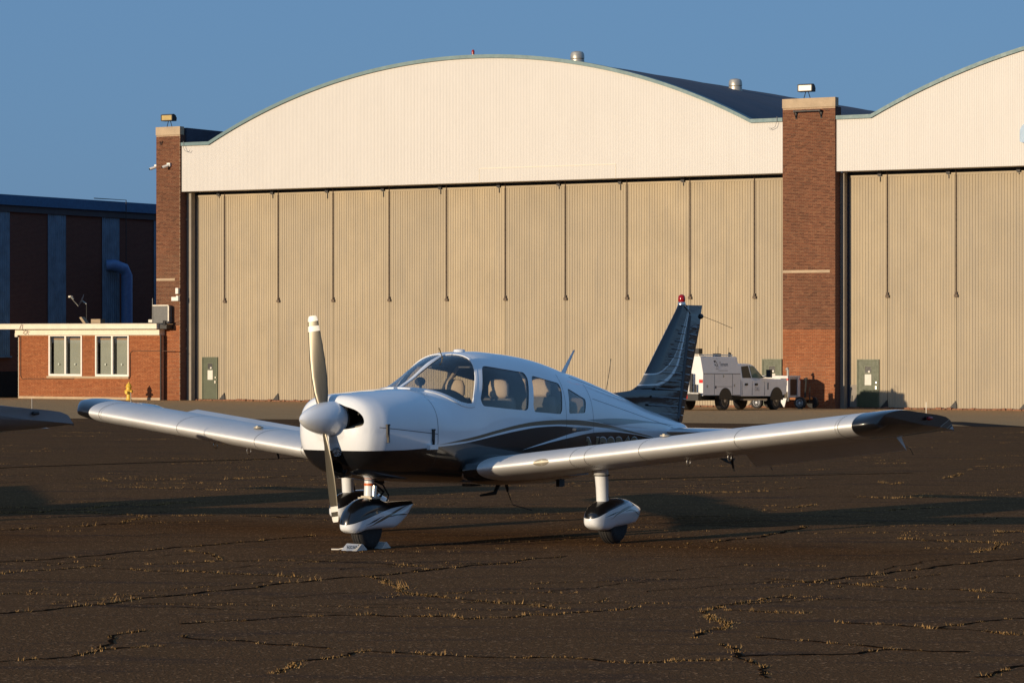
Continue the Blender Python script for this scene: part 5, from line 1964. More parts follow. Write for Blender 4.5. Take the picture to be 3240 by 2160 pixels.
            for yr in (1.54, 1.70, 2.30, 2.78, 3.32, 3.82, 4.34):
                for tab, lo_, hi_, sgn in ((AF_L, 0.03, 0.34, -1), (AF_U, 0.06, 0.55, 1)):
                    cs = np.arange(lo_, hi_, 0.0235)
                    for c in cs:
                        h = float(np.interp(c, [q[0] for q in tab], [q[1] for q in tab]))
                        p = Vector(wing_pt(sg * yr, c, h))
                        s_ = 0.0058 if sgn < 0 else 0.0040
                        rv.add([(p.x + s_, p.y, p.z), (p.x, p.y + s_, p.z), (p.x - s_, p.y, p.z), (p.x, p.y - s_, p.z), (p.x, p.y, p.z + sgn * s_ * 0.8)],
                               [(0, 1, 4), (1, 2, 4), (2, 3, 4), (3, 0, 4)])
            tag(rv.build('rivets', P_RIVET, root, 60), kind='stuff')
            # black fillet where the wing meets the fuselage
            bb = MB()
            rings = []
            loop = list(reversed([q for q in AF_U if q[0] < 0.93])) + [q for q in AF_L[1:] if q[0] < 0.93]
            for yy_, e in ((0.50, 0.040), (0.56, 0.026), (0.60, 0.009), (0.62, 0.0)):
                ring = []
                for c, h in loop:
                    p = wing_pt(sg * yy_, c, h)
                    nx = 1.0 if c < 0.02 else 0.35 * max(0, 1 - c * 6)
                    nz = (1 if h > 0.0 else -1) * (1 if c > 0.01 else 0)
                    ring.append((p[0] + e * nx, p[1], p[2] + e * nz * 0.8))
                rings.append(ring)
            bb.loft(rings, caps=False)
            bb.build('wing_root_fillet', P_BLACK, root, 50)
    if detail:
        b = MB()
        p = wing_pt(1.18, 0.006, 0.0)
        rings = []
        for k in range(13):
            a = 2 * PI * k / 12
        b.add([], [])
        # round grey cover on the port leading edge
        me_pts = []
        for k in range(20):
            a = 2 * PI * k / 20
            yy = 1.22 + 0.075 * math.cos(a)
            s_ = 0.032 * math.sin(a)
            # walk round the nose of the section
            if s_ >= 0:
                c = min(0.05, (abs(s_) / 0.045) ** 2 * 0.02); h = float(np.interp(c, [q[0] for q in AF_U], [q[1] for q in AF_U]))
            else:
                c = min(0.05, (abs(s_) / 0.045) ** 2 * 0.02); h = float(np.interp(c, [q[0] for q in AF_L], [q[1] for q in AF_L]))
            q = wing_pt(yy, c, h)
            me_pts.append((q[0] + 0.003, q[1], q[2]))
        q = wing_pt(1.22, 0.0, 0.0)
        b.add(me_pts + [(q[0] + 0.006, q[1], q[2])], [(k, (k + 1) % 20, 20) for k in range(20)])
        b.build('stall_warning_cover', simple('stall_cover_grey', (0.30, 0.27, 0.21), 0.4, 0.3), root, 60)
    # ---------------- tail
    LEp = [(-4.26, 1.40), (-4.30, 1.452), (-4.55, 1.440), (-4.80, 1.428), (-4.88, 1.432), (-4.95, 1.448), (-5.01, 1.470), (-5.06, 1.492), (-5.12, 1.535), (-5.19, 1.612), (-5.57, 1.994), (-5.95, 2.374)]
    hinge = lambda z: -5.834 + (z - 1.10) * (-6.135 + 5.834) / (2.26 - 1.10)
    b = MB()
    rings = []
    zs = [1.05, 1.15, 1.25, 1.34, 1.40, 1.424, 1.432, 1.440, 1.455, 1.475, 1.50, 1.535, 1.575, 1.62] + [1.62 + (2.355 - 1.62) * k / 12 for k in range(1, 13)] + [2.372]
    def fin_le(z):
        if z <= 1.424:
            return -4.30 - (1.40 - z) * 2.6 if z < 1.40 else -4.80 + (1.424 - z) * 20
        zz = [p[1] for p in LEp[3:]]; xx = [p[0] for p in LEp[3:]]
        return float(np.interp(z, zz, xx))
    for z in zs:
        le = fin_le(z)
        te = hinge(min(z, 2.27)) if z < 2.30 else -6.06
        th_ = 0.056 - 0.024 * (z - 1.05) / 1.3
        if le > -4.9:
            th_ = 0.05
        ring = []
        L = le - te
        for i in range(13):
            c = (i / 12) ** 1.6
            hw = th_ * min(1.0, math.sqrt(c / 0.25 + 1e-9) if c < 0.25 else 1.0)
            if le > -4.93:
                hw = th_ * min(1.0, 0.10 + 1.1 * c)
            ring.append((le - L * c, hw, z))
        for i in range(12, 0, -1):
            c = (i / 12) ** 1.6
            hw = th_ * min(1.0, math.sqrt(c / 0.25 + 1e-9) if c < 0.25 else 1.0)
            if le > -4.93:
                hw = th_ * min(1.0, 0.10 + 1.1 * c)
            ring.append((le - L * c, -hw, z))
        rings.append(ring)
    b.loft(rings)
    fin = b.build('fin', P['fin'], root, 45)
    # rudder with its horn
    b = MB()
    rings = []
    for z, xa, xb in [(1.06, -5.852, -6.007)] + [(1.10 + k * 0.116, hinge(1.10 + k * 0.116) - 0.018, -6.007 - 0.3735 * (1.10 + k * 0.116 - 1.058)) for k in range(10)] + [(2.262, -6.150, -6.432), (2.275, -6.085, -6.437), (2.368, -6.085, -6.464)]:
        th_ = (0.050 - 0.024 * (z - 1.05) / 1.3)
        rings.append([(xa, th_, z), (xa - 0.03, th_, z), (xb, 0.006, z), (xb, -0.006, z), (xa - 0.03, -th_, z), (xa, -th_, z)])
    b.loft(rings)
    rud = b.build('rudder', P['fin'], root, 30)
    b = MB()
    rings = []
    for z in np.linspace(1.11, 2.25, 20):
        x = hinge(z)
        th_ = 0.058 - 0.024 * (z - 1.05) / 1.3
        rings.append([(x + 0.022, th_, z), (x - 0.030, th_, z), (x - 0.030, -th_, z), (x + 0.022, -th_, z)])
    b.loft(rings)
    b.build('rudder_hinge_strip', P_SEAM2, fin, 30)
    # pressed stiffening beads
    starts = [(-5.931, 2.137), (-5.856, 2.056), (-5.78, 1.97), (-5.705, 1.885), (-5.631, 1.799), (-5.556, 1.709), (-5.492, 1.624), (-5.397, 1.54), (-5.334, 1.45), (-5.261, 1.361), (-5.188, 1.273), (-5.11, 1.185)]
    for xs_, zs_ in starts:
        for seg in (0, 1):
            zc = zs_ - 0.012
            h0 = hinge(zc)
            if seg == 0:
                xa, xb = xs_, h0 + 0.035
                host, thf = fin, lambda z: 0.056 - 0.024 * (z - 1.05) / 1.3
            else:
                xa, xb = h0 - 0.05, h0 - 0.05 - 0.62 * abs(-6.007 - 0.3735 * (zc - 1.058) - h0)
                host, thf = rud, None
            bb = MB()
            for sg in (1, -1):
                rings = []
                for i in range(9):
                    t = i / 8
                    x = xa + (xb - xa) * t
                    z = zs_ - 0.058 * (xs_ - x)
                    e = math.sin(PI * min(1, min(t, 1 - t) * 5) * 0.5)
                    if seg == 0:
                        yb_ = thf(z)
                    else:
                        xte = -6.007 - 0.3735 * (z - 1.058)
                        h1 = hinge(z) - 0.048
                        yb_ = 0.006 + (0.050 - 0.024 * (z - 1.05) / 1.3 - 0.006) * max(0, (x - xte) / (h1 - xte))
                    rings.append([(x, sg * (yb_ - 0.002), z - 0.011), (x, sg * (yb_ + 0.0065 * e), z - 0.005), (x, sg * (yb_ + 0.0085 * e), z), (x, sg * (yb_ + 0.0065 * e), z + 0.005), (x, sg * (yb_ - 0.002), z + 0.011)])
                bb.loft(rings, caps=False, closed=False)
            bb.build('bead', P['fin'], host, 60)
    b = MB(); b.lathe([(0.044, 0.0), (0.044, 0.02), (0.036, 0.03)], (-6.007, 0, 2.372), n=16); b.build('beacon_base', P_STEEL, fin, 40)
    b = MB(); b.lathe([(0.036, 0.03), (0.040, 0.045), (0.040, 0.075), (0.034, 0.098), (0.018, 0.112), (0.0, 0.115)], (-6.007, 0, 2.372), n=20); b.build('beacon', P_NAVR, fin, 50)
    if detail:
        b = MB(); b.lathe([(0.012, 0.04), (0.03, 0.03), (0.034, 0.0), (0.026, -0.03), (0.0, -0.045)], (-6.43, 0, 2.245), 'x', 14); b.build('tail_light', P_DKM, rud, 40)
        b = MB(); b.tube([(-6.46, 0, 2.25), (-6.82, 0.0, 2.185), (-7.17, 0, 2.114)], 0.003, 5); b.build('static_wick', P_DKM, rud)
        for sg in (1, -1):
            b = MB(); b.tube([(-6.01, sg * 0.04, 2.36), (-6.09, sg * 0.042, 2.31), (-6.15, sg * 0.044, 2.27)], 0.006, 5); b.build('beacon_cable', P_RIVET, fin)
    # stabilator
    b = MB()
    rings = []
    for y in (-1.53, -1.50, -1.0, -0.5, -0.12, 0.12, 0.5, 1.0, 1.50, 1.53):
        s_ = 0.35 if abs(y) > 1.52 else 1.0
        ring = []
        for c, h in list(reversed(AF_U))[::2] + AF_L[2::2]:
            ring.append((-5.33 - 0.77 * (0.5 + (c - 0.5) * (1 if s_ == 1 else 0.94)), y, 0.985 + (h - 0.01) * 0.62 * 0.75 * s_ - 0.02 * c))
        rings.append(ring)
    b.loft(rings)
    b.build('stabilator', P['stab'], root, 50)
    # ---------------- undercarriage
    def tyre(cx, cy, r_, hw, parent):
        bb = MB()
        prof = []
        for a in np.linspace(-PI * 0.62, PI * 0.62, 19):
            prof.append((r_ - 0.075 + 0.075 * math.copysign(abs(math.cos(a)) ** 0.75, math.cos(a)), hw * math.copysign(abs(math.sin(a)) ** 0.8, math.sin(a))))
        groove = []
        for q, (rr_, h_) in enumerate(prof):
            groove.append((rr_, h_))
        bb.lathe(groove, (cx, cy, r_ - 0.004), 'y', 48)
        for g in (-0.028, 0.0, 0.028):
            bb.lathe([(r_ + 0.0005, g - 0.002), (r_ + 0.0045, g - 0.010), (r_ + 0.0045, g + 0.010), (r_ + 0.0005, g + 0.002)] if False else [(r_ - 0.01, g - 0.009), (r_ + 0.003, g - 0.008), (r_ + 0.003, g + 0.008), (r_ - 0.01, g + 0.009)], (cx, cy, r_ - 0.004), 'y', 48)
        ty = bb.build('tyre', P_RUB, parent, 30)
        bb = MB()
        for sg_ in (1, -1):
            bb.lathe([(0.0, sg_ * (hw - 0.02)), (0.03, sg_ * (hw - 0.015)), (0.04, sg_ * (hw - 0.04)), (0.085, sg_ * (hw - 0.03)), (0.115, sg_ * (hw - 0.008)), (0.125, sg_ * (hw - 0.02))], (cx, cy, r_ - 0.004), 'y', 28)
        bb.build('hub', P_WHITE, ty, 40)
        return ty
    def pant(prof_t, prof_b, hwf, cy, mat, name, nx=40, notch=None):
        """closed streamlined cover: top/bottom outlines, half width function"""
        x0 = max(prof_t[0][0], prof_t[-1][0]); x1 = min(prof_t[0][0], prof_t[-1][0])
        ft, fb, fw = pchip(*zip(*prof_t)), pchip(*zip(*prof_b)), pchip(*zip(*hwf))
        rings = []
        for i in range(nx + 1):
            t = i / nx
            t = 0.5 * (1 - math.cos(PI * (t * 0.9 + 0.0))) / (0.5 * (1 - math.cos(PI * 0.9)))
            x = x0 + (x1 - x0) * t
            zt, zb, w_ = float(ft(x)), float(fb(x)), float(fw(x))
            zc = zb + (zt - zb) * 0.42
            ring = []
            for k in range(32):
                a = 2 * PI * k / 32
                c, s = math.cos(a), math.sin(a)
                nn = 2.3 if s > 0 else 3.4
                ring.append((x, cy + w_ * math.copysign(abs(c) ** (2 / nn), c), zc + ((zt - zc) if s > 0 else (zc - zb)) * math.copysign(abs(s) ** (2 / nn), s)))
            rings.append(ring)
        bb = MB()
        bb.loft(rings)
        return bb.build(name, mat, root, 50)
    # main wheels
    for sg in (1, -1):
        cy = sg * 1.525
        lg = empty('main_gear', (0, 0, 0)); lg.parent = root
        pt = pant([(-1.535, .246), (-1.542, .290), (-1.565, .330), (-1.63, .385), (-1.72, .418), (-1.83, .437), (-2.03, .438), (-2.18, .421), (-2.37, .366), (-2.49, .318), (-2.51, .30)],
                  [(-1.535, .236), (-1.545, .205), (-1.60, .165), (-1.68, .142), (-1.78, .138), (-1.87, .156), (-2.10, .168), (-2.30, .178), (-2.36, .20), (-2.49, .285), (-2.51, .295)],
                  [(-1.535, .012), (-1.55, .055), (-1.60, .092), (-1.72, .122), (-1.90, .134), (-2.10, .125), (-2.30, .085), (-2.45, .035), (-2.51, .006)], cy, P['pant_main'], 'wheel_pant')
        pt.parent = lg
        tyre(-1.98, cy, 0.205, 0.078, lg)
        b = MB()
        p = wing_pt(cy, 0.30, -0.06)
        rings = []
        for x, z, rx, ry in ((-1.795, 0.37, .062, .058), (-1.785, 0.55, .068, .060), (-1.772, 0.665, .074, .064)):
            rings.append([(x + rx * math.cos(a), cy + ry * math.sin(a), z) for a in [2 * PI * k / 24 for k in range(24)]])
        b.loft(rings)
        b.build('strut_fairing', P['white'], lg, 50)
        b = MB()
        rings = []
        for x, z, rx, ry in ((-1.77, 0.674, .080, .068), (-1.765, 0.70, .084, .070), (-1.74, 0.75, .10, .072), (-1.70, 0.80, .12, .068), (-1.68, 0.86, .12, .05)):
            rings.append([(x + rx * math.cos(a), cy + ry * math.sin(a), z) for a in [2 * PI * k / 24 for k in range(24)]])
        b.loft(rings)
        b.build('strut_cuff', P['wing'], lg, 50)
        b = MB()
        b.lathe([(0.081, 0.0), (0.083, 0.007), (0.081, 0.012)], (-1.772, cy, 0.663), n=24)
        b.build('cuff_band', P_SEAM, lg)
        b = MB()
        b.tube([(-1.88, cy, 0.72), (-1.865, cy, 0.50), (-1.88, cy, 0.44)], 0.008, 6)
        b.tube([(-1.86, cy, 0.56), (-1.90, cy, 0.43)], 0.016, 6)
        b.build('torque_link', P_DKM, lg)
    # nose gear
    ng = empty('nose_gear', (0, 0, 0)); ng.parent = root
    tyre(0.0, 0.0, 0.195, 0.072, ng)
    pt = pant([(.362, .236), (.358, .275), (.335, .330), (.275, .402), (.19, .452), (.107, .480), (0.0, .492), (-.112, .484), (-.20, .455), (-.28, .436), (-.50, .432), (-.69, .429), (-.705, .40)],
              [(.362, .226), (.355, .205), (.32, .180), (.25, .162), (.20, .166), (.14, .180), (0.0, .185), (-.20, .185), (-.32, .180), (-.36, .19), (-.55, .275), (-.69, .375), (-.705, .385)],
              [(.362, .012), (.345, .055), (.29, .095), (.18, .125), (0.0, .138), (-.25, .135), (-.5, .10), (-.66, .062), (-.705, .05)], 0.0, P['pant_nose'], 'wheel_pant')
    pt.parent = ng
    b = MB()
    b.tube([(-0.045, 0, 0.66), (-0.035, 0, 0.47)], 0.046, 20)
    b.build('outer_strut', P['white'], ng, 50)
    b = MB()
    b.tube([(-0.062, 0.052, 0.60), (-0.052, 0.052, 0.475)], 0.026, 14)
    b.build('damper', P_STEEL, ng, 50)
    b = MB()
    b.tube([(-0.0445, 0, 0.622), (-0.0435, 0, 0.598)], 0.0485, 20)
    b.build('warning_band', P_ORNG, ng, 50)
    b = MB()
    b.tube([(-0.045, 0, 0.655), (-0.046, 0, 0.70)], 0.055, 16)
    b.build('strut_collar', P_DKM, ng, 40)
    b = MB()
    b.box(-0.115, 0.035, -0.075, 0.085, 0.478, 0.492)
    b.box(-0.095, 0.02, -0.05, 0.06, 0.492, 0.505)
    b.build('fork_plate', P_BAFF, ng)
    for y in (-0.035, 0.035):
        b = MB()
        b.tube([(-0.09, y, 0.61), (-0.24, y * 0.8, 0.535), (-0.15, y, 0.47)], 0.013, 8)
        b.build('scissor_link', P_DKM, ng)
    b = MB()
    b.tube([(-0.10, 0.02, 0.64), (-0.20, 0.05, 0.60), (-0.28, 0.06, 0.50), (-0.26, 0.05, 0.44)], 0.008, 6)
    b.tube([(-0.13, -0.03, 0.66), (-0.30, -0.02, 0.62)], 0.018, 8)
    b.build('shimmy_damper', P_DKM, ng)

P_BRASSY = simple('brass_probe', (0.35, 0.24, 0.08), 0.4, 0.8, var=0.1)
P_SEAM2 = simple('hinge_strip_grey', (0.045, 0.05, 0.06), 0.45, var=0.1)

PANT_M = pant_paint('main_pant_paint', [(-1.50, .250), (-1.545, .262), (-1.70, .318), (-1.85, .352), (-2.0, .378), (-2.15, .395), (-2.25, .405), (-2.3, .42), (-2.6, .45)],
                    [([(-1.74, .252), (-1.85, .30), (-2.0, .345), (-2.15, .362), (-2.3, .362), (-2.42, .352)], [(-1.74, .25), (-1.85, .285), (-2.0, .318), (-2.15, .343), (-2.3, .352), (-2.42, .350)], -2.42, -1.74, C_TAN)],
                    [([(-1.66, .275), (-1.78, .302), (-1.92, .320)], [(-1.66, .273), (-1.78, .288), (-1.92, .318)], -1.92, -1.66, C_BLACK),
                     ([(-2.02, .318), (-2.12, .326), (-2.25, .315), (-2.38, .27)], [(-2.02, .314), (-2.12, .312), (-2.25, .295), (-2.38, .262)], -2.38, -2.02, C_BLACK)], -2.6, -1.4)
PANT_N = pant_paint('nose_pant_paint', [(.42, .232), (.362, .246), (.20, .290), (.0, .338), (-.15, .366), (-.30, .382), (-.50, .390), (-.75, .398)],
                    [([(.16, .222), (.0, .272), (-.2, .33), (-.4, .372), (-.6, .392)], [(.16, .22), (.0, .252), (-.2, .305), (-.4, .358), (-.6, .388)], -.60, .16, C_TAN)],
                    [([(.18, .245), (.05, .282), (-.10, .312)], [(.18, .243), (.05, .266), (-.10, .308)], -.10, .18, C_BLACK),
                     ([(-.18, .305), (-.30, .322), (-.45, .318), (-.58, .308)], [(-.18, .300), (-.30, .304), (-.45, .306), (-.58, .305)], -.58, -.18, C_BLACK)], -0.8, 0.45)

def tip_paint():
    m, n, b = new_mat('black_tip_paint')
    oc = objco(n)
    sep = N(n, 'ShaderNodeSeparateXYZ')
    n.links.new(oc, sep.inputs[0])
    X, Y, Z = sep.outputs
    # tan band with pale edges sweeping up the trailing corner of the end face, white below it
    d = math_node(n, 'SUBTRACT', Z, math_node(n, 'MULTIPLY', math_node(n, 'ADD', X, 2.28), -0.37))
    band = AND(n, less(n, 1.012, d), less(n, d, 1.075))
    edge = math_node(n, 'MAXIMUM', AND(n, less(n, 1.004, d), less(n, d, 1.012)), AND(n, less(n, 1.075, d), less(n, d, 1.083)))
    wht = AND(n, less(n, d, 0.985), less(n, X, -2.3))
    c = mix_col(n, band, C_BLACK, (0.060, 0.050, 0.040))
    c = mix_col(n, edge, c, (0.35, 0.33, 0.29))
    c = mix_col(n, wht, c, (0.5, 0.5, 0.5))
    n.links.new(c, b.inputs['Base Color'])
    gloss(b, n)
    return m
P_TIP = tip_paint()

YAW = 4.13645771
AIR = empty('light_aircraft', (-1.378, 28.157, 0.0), YAW, 'white and black low wing light aircraft parked in the foreground with propeller upright', 'aircraft')
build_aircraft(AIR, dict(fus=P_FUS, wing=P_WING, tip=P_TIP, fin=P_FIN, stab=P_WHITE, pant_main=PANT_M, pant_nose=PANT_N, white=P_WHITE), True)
NB = empty('light_aircraft', (-1.378 - 8.54, 28.157 + 1.86, 0.0), YAW, 'second light aircraft at the left edge with plain grey wing tip', 'aircraft')
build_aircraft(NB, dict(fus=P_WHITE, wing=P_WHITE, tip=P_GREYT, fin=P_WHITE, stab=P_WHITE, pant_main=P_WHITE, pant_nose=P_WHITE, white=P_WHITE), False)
# ------------------------------------------------------------------ wheel chocks with the name plate
def local_to_world(x, y):
    c, s = math.cos(YAW), math.sin(YAW)
    return -1.378 + x * c - y * s, 28.157 + x * s + y * c
CK = empty('wheel_chock', (-1.378, 28.157, 0.0), YAW, 'pale metal wheel chocks around the nose tyre, the front one lettered N32369', 'wheel chock')
M_ALU = simple('bare_aluminium', (0.66, 0.65, 0.62), 0.4, 0.45, var=0.08, scale=9)
M_INK = simple('black_lettering', (0.012, 0.012, 0.013), 0.5)
def wedge(xa, xb, y0, y1, h, name):
    b = MB()
    b.hexa([(xa, y0, 0.002), (xb, y0, 0.002), (xb, y1, 0.002), (xa, y1, 0.002), (xa + (xb - xa) * 0.42, y0, h), (xa + (xb - xa) * 0.52, y0, h), (xa + (xb - xa) * 0.52, y1, h), (xa + (xb - xa) * 0.42, y1, h)])
    return b.build(name, M_ALU, CK)
# angle section blocks, their open ends towards the camera
front = wedge(0.10, 0.28, -0.09, 0.085, 0.062, 'front_block')
wedge(-0.26, -0.10, -0.10, 0.10, 0.062, 'rear_block')
b = MB()
b.tube([(0.24, -0.09, 0.02), (0.27, -0.13, 0.010), (0.30, -0.19, 0.010)], 0.007, 6)
b.build('cord', M_PAPER, CK)
# name plate: upright panel on the block, facing the camera
pd = Vector((math.cos(YAW), math.sin(YAW), 0)); py_ = Vector((-math.sin(YAW), math.cos(YAW), 0))
b = MB()
ang = R(54)                       # turned from the nose direction towards the camera
ex = Vector((-math.sin(ang) , math.cos(ang), 0))       # across the plate, to its right hand side
ez = Vector((-0.33 * math.cos(ang), -0.33 * math.sin(ang), 1)).normalized()
nn = Vector((math.cos(ang), math.sin(ang), 0.33)).normalized()
pc = Vector((0.275, 0.035, 0.003))
W2, H2 = 0.062, 0.062
v = []
for dn in (0.0, 0.005):
    for sx, sz in ((-1, 0), (1, 0), (1, 1), (-1, 1)):
        v.append(pc + ex * (W2 * sx * (1.0 if sz == 0 else 0.90)) + ez * (H2 * sz) + nn * dn)
b.add(v, [(0, 3, 2, 1), (4, 5, 6, 7), (0, 1, 5, 4), (1, 2, 6, 5), (2, 3, 7, 6), (3, 0, 4, 7)])
plate = b.build('name_plate', M_ALU, CK)
me, v = text_mesh('N32369', 0.05, 0.0, 0.0, 0.0008)
u_ = v[:, 0] - (v[:, 0].max() + v[:, 0].min()) / 2
hh = v[:, 1] - v[:, 1].min()
u_ = u_ / (u_.max() - u_.min()) * 0.098
hh = hh / hh.max() * 0.030 + 0.017
co = np.array([tuple(pc + ex * a + ez * c + nn * 0.0062) for a, c in zip(u_, hh)])
set_co(me, co)
me.materials.clear(); me.materials.append(M_INK)
link('lettering', me, plate)

# ------------------------------------------------------------------ white service truck
TA = R(53.0)
tr_pos = (8.20, 126.35)
TRK = empty('service_truck', (tr_pos[0], tr_pos[1], gz(*tr_pos)), TA, 'white crew cab service truck with high utility body parked before the hangar', 'truck')
pit = math.atan2(gz(tr_pos[0] + 4 * math.cos(TA), tr_pos[1] + 4 * math.sin(TA)) - gz(*tr_pos), 4.0)
TRK.rotation_euler = (0, -pit, TA)
T_WHITE = flat_gloss('truck_white', (0.82, 0.81, 0.79))
T_BLK = simple('truck_black_trim', (0.014, 0.014, 0.014), 0.5, var=0.2)
T_GLS = glass_mat('truck_glass', (0.55, 0.62, 0.52))
T_CHR = simple('truck_wheel_metal', (0.45, 0.44, 0.42), 0.35, 0.8, var=0.1)
T_SEAM = simple('truck_panel_gap', (0.05, 0.05, 0.05), 0.7)
T_RED = simple('tail_lamp_red', (0.60, 0.02, 0.015), 0.3)
T_AMB = simple('amber_marker', (0.62, 0.36, 0.08), 0.4)
# origin: rear axle centre on the ground; x forward, y left, half width 1.02; wheelbase 4.1
WB = 4.10
def wheel(parent, x, y, r_, hw, rimmat, name='wheel', spokes=8):
    side = 1 if y > 0 else -1
    t_ = empty(name, (x, y, r_)); t_.parent = parent
    b = MB()
    b.lathe([(r_ * 0.60, -hw), (r_ * 0.93, -hw * 1.02), (r_, -hw * 0.75), (r_, hw * 0.75), (r_ * 0.93, hw * 1.02), (r_ * 0.60, hw)], (0, 0, 0), 'y', 36)
    b.build('tyre', P_RUB, t_, 35)
    b = MB()
    yo = side * hw
    b.lathe([(r_ * 0.615, yo * 1.0), (r_ * 0.58, yo * 1.02), (r_ * 0.55, yo * 0.72), (r_ * 0.20, yo * 0.88), (r_ * 0.17, yo * 1.05), (0, yo * 1.05)], (0, 0, 0), 'y', 32)
    rim = b.build('rim', rimmat, t_, 35)
    b = MB()
    for k in range(spokes):
        a = 2 * PI * k / spokes
        cx, cz = r_ * 0.40 * math.cos(a), r_ * 0.40 * math.sin(a)
        b.lathe([(0.0, yo * 0.86), (r_ * 0.075, yo * 0.84)], (cx, 0, cz), 'y', 8)
    b.build('rim_holes', T_BLK, t_)
    return t_
for x in (0.0, WB):
    for y in (0.86, -0.86):
        wheel(TRK, x, y, 0.405, 0.135, T_CHR)
# utility body: lower lockers and slanting upper section
def section_body(x0, x1, parent):
    b = MB()
    prof = [(-1.02, 0.62), (-1.02, 1.55), (-0.88, 2.24), (-0.84, 2.28), (0.84, 2.28), (0.88, 2.24), (1.02, 1.55), (1.02, 0.62)]
    r0 = [(x0, y, z) for y, z in prof]
    r1 = [(x1 - (0.0 if z < 1.6 else 0.10), y, z) for y, z in prof]
    b.loft([r0, r1])
    return b.build('utility_body', T_WHITE, parent)
body = section_body(-1.72, 1.18, TRK)
for sg in (1, -1):
    b = MB()
    # wheel opening
    pts = [(0.50 * math.cos(a), 0.50 + 0.46 * math.sin(a)) for a in np.linspace(-0.05, PI + 0.05, 20)]
    b.prism([(x, z) for x, z in pts], *sorted((sg * 0.80, sg * 1.026)))
    b.build('wheel_arch', T_BLK, TRK)
    b = MB()
    yy = sorted((sg * 1.018, sg * 1.0235))
    for x in (-0.85, 0.55):
        b.box(x - 0.012, x + 0.012, *yy, 0.66, 1.53)
    b.box(-1.71, 1.16, *yy, 1.535, 1.56)
    b.box(-0.83, 0.53, *yy, 1.0, 1.015)
    b.box(-1.71, 1.16, *yy, 0.62, 0.65)
    b.build('locker_seam', T_SEAM, body)
    for x, z in ((-1.40, 1.02), (-0.75, 0.98), (0.70, 1.06), (-0.15, 1.45)):
        b = MB(); b.box(x - 0.035, x + 0.035, *sorted((sg * 1.018, sg * 1.036)), z - 0.055, z + 0.055); b.build('locker_latch', M_GALV if z > 1.0 else T_BLK, body)
# cab
b = MB()
def cab_ring(x, zt, hw_t, zb=0.60):
    return [(x, -1.0, zb), (x, -1.01, 1.22), (x, -0.97, 1.34), (x, -hw_t, zt - 0.05), (x, -hw_t + 0.10, zt), (x, hw_t - 0.10, zt), (x, hw_t, zt - 0.05), (x, 0.97, 1.34), (x, 1.01, 1.22), (x, 1.0, zb)]
b.loft([cab_ring(1.27, 1.90, 0.80), cab_ring(1.40, 1.98, 0.80), cab_ring(2.30, 2.0, 0.80), cab_ring(2.62, 1.93, 0.79), cab_ring(3.30, 1.42, 0.84), cab_ring(3.34, 1.36, 0.88)])
cab = b.build('cab', T_WHITE, TRK, 30)
b = MB()
b.loft([cab_ring(3.34, 1.385, 0.90), cab_ring(3.6, 1.37, 0.90), cab_ring(4.5, 1.33, 0.88), cab_ring(4.86, 1.24, 0.86, 0.7), cab_ring(4.92, 1.05, 0.80, 0.75)])
b.build('bonnet', T_WHITE, TRK, 30)
b = MB(); b.box(4.80, 5.06, -0.98, 0.98, 0.50, 0.78); b.build('front_bumper', T_CHR, TRK)
for sg in (1, -1):
    b = MB()
    pts = [(WB + 0.52 * math.cos(a), 0.46 + 0.53 * math.sin(a)) for a in np.linspace(-0.05, PI + 0.05, 20)]
    b.prism(pts, *sorted((sg * 0.80, sg * 1.018)))
    b.build('wheel_arch', T_BLK, TRK)
    # side glass, set a little proud of the slanting cab side
    def on_side(x, z, lift):
        yb = 0.97 + (0.80 - 0.97) * (z - 1.34) / (1.95 - 1.34)
        return (x, sg * (yb + lift), z)
    for poly in ([(1.42, 1.38), (1.52, 1.86), (2.06, 1.90), (2.10, 1.38)], [(2.18, 1.38), (2.16, 1.90), (2.50, 1.88), (3.02, 1.44), (3.02, 1.38)]):
        b = MB()
        b.add([on_side(x, z, 0.012) for x, z in poly] + [on_side(x, z, 0.004) for x, z in poly], [tuple(range(len(poly))), tuple(range(2 * len(poly) - 1, len(poly) - 1, -1))] + [(k, (k + 1) % len(poly), len(poly) + (k + 1) % len(poly), len(poly) + k) for k in range(len(poly))])
        b.build('side_window', T_BLK if poly[0][0] < 2 else simple('cab_window_green', (0.16, 0.20, 0.13), 0.12, var=0.2) if sg > 0 else bpy.data.materials['cab_window_green'], cab)
    b = MB()
    b.tube([on_side(3.0, 1.42, 0.0), (3.02, sg * 1.22, 1.46)], 0.03, 6)
    b.box(2.96, 3.10, *sorted((sg * 1.18, sg * 1.40)), 1.40, 1.74)
    b.build('door_mirror', T_BLK, cab)
    b = MB()
    for x in (1.55, 2.34):
        b.box(x, x + 0.20, *sorted((sg * 1.0, sg * 1.04)), 1.06, 1.15)
    b.build('door_handle', T_BLK, cab)
    b = MB()
    for x in (1.34, 2.13, 3.12):
        b.box(x - 0.006, x + 0.006, *sorted((sg * 1.0, sg * 1.0135)), 0.64, 1.24)
    b.build('door_seam', T_SEAM, cab)
    b = MB(); b.box(3.36, 3.42, *sorted((sg * 1.0, sg * 1.022)), 0.88, 1.18); b.build('wing_badge', T_BLK, cab)
    b = MB(); b.box(1.4, 3.3, *sorted((sg * 0.86, sg * 1.03)), 0.42, 0.49); b.build('side_step', T_CHR, TRK)
b = MB()
b.add([(2.66, -0.72, 1.90), (2.66, 0.72, 1.90), (3.29, 0.80, 1.44), (3.29, -0.80, 1.44)], [(0, 1, 2, 3)])
b.build('windscreen', T_BLK, cab)
b = MB(); b.box(-1.65, 4.6, -0.6, 0.6, 0.42, 0.62); b.build('chassis', T_BLK, TRK)
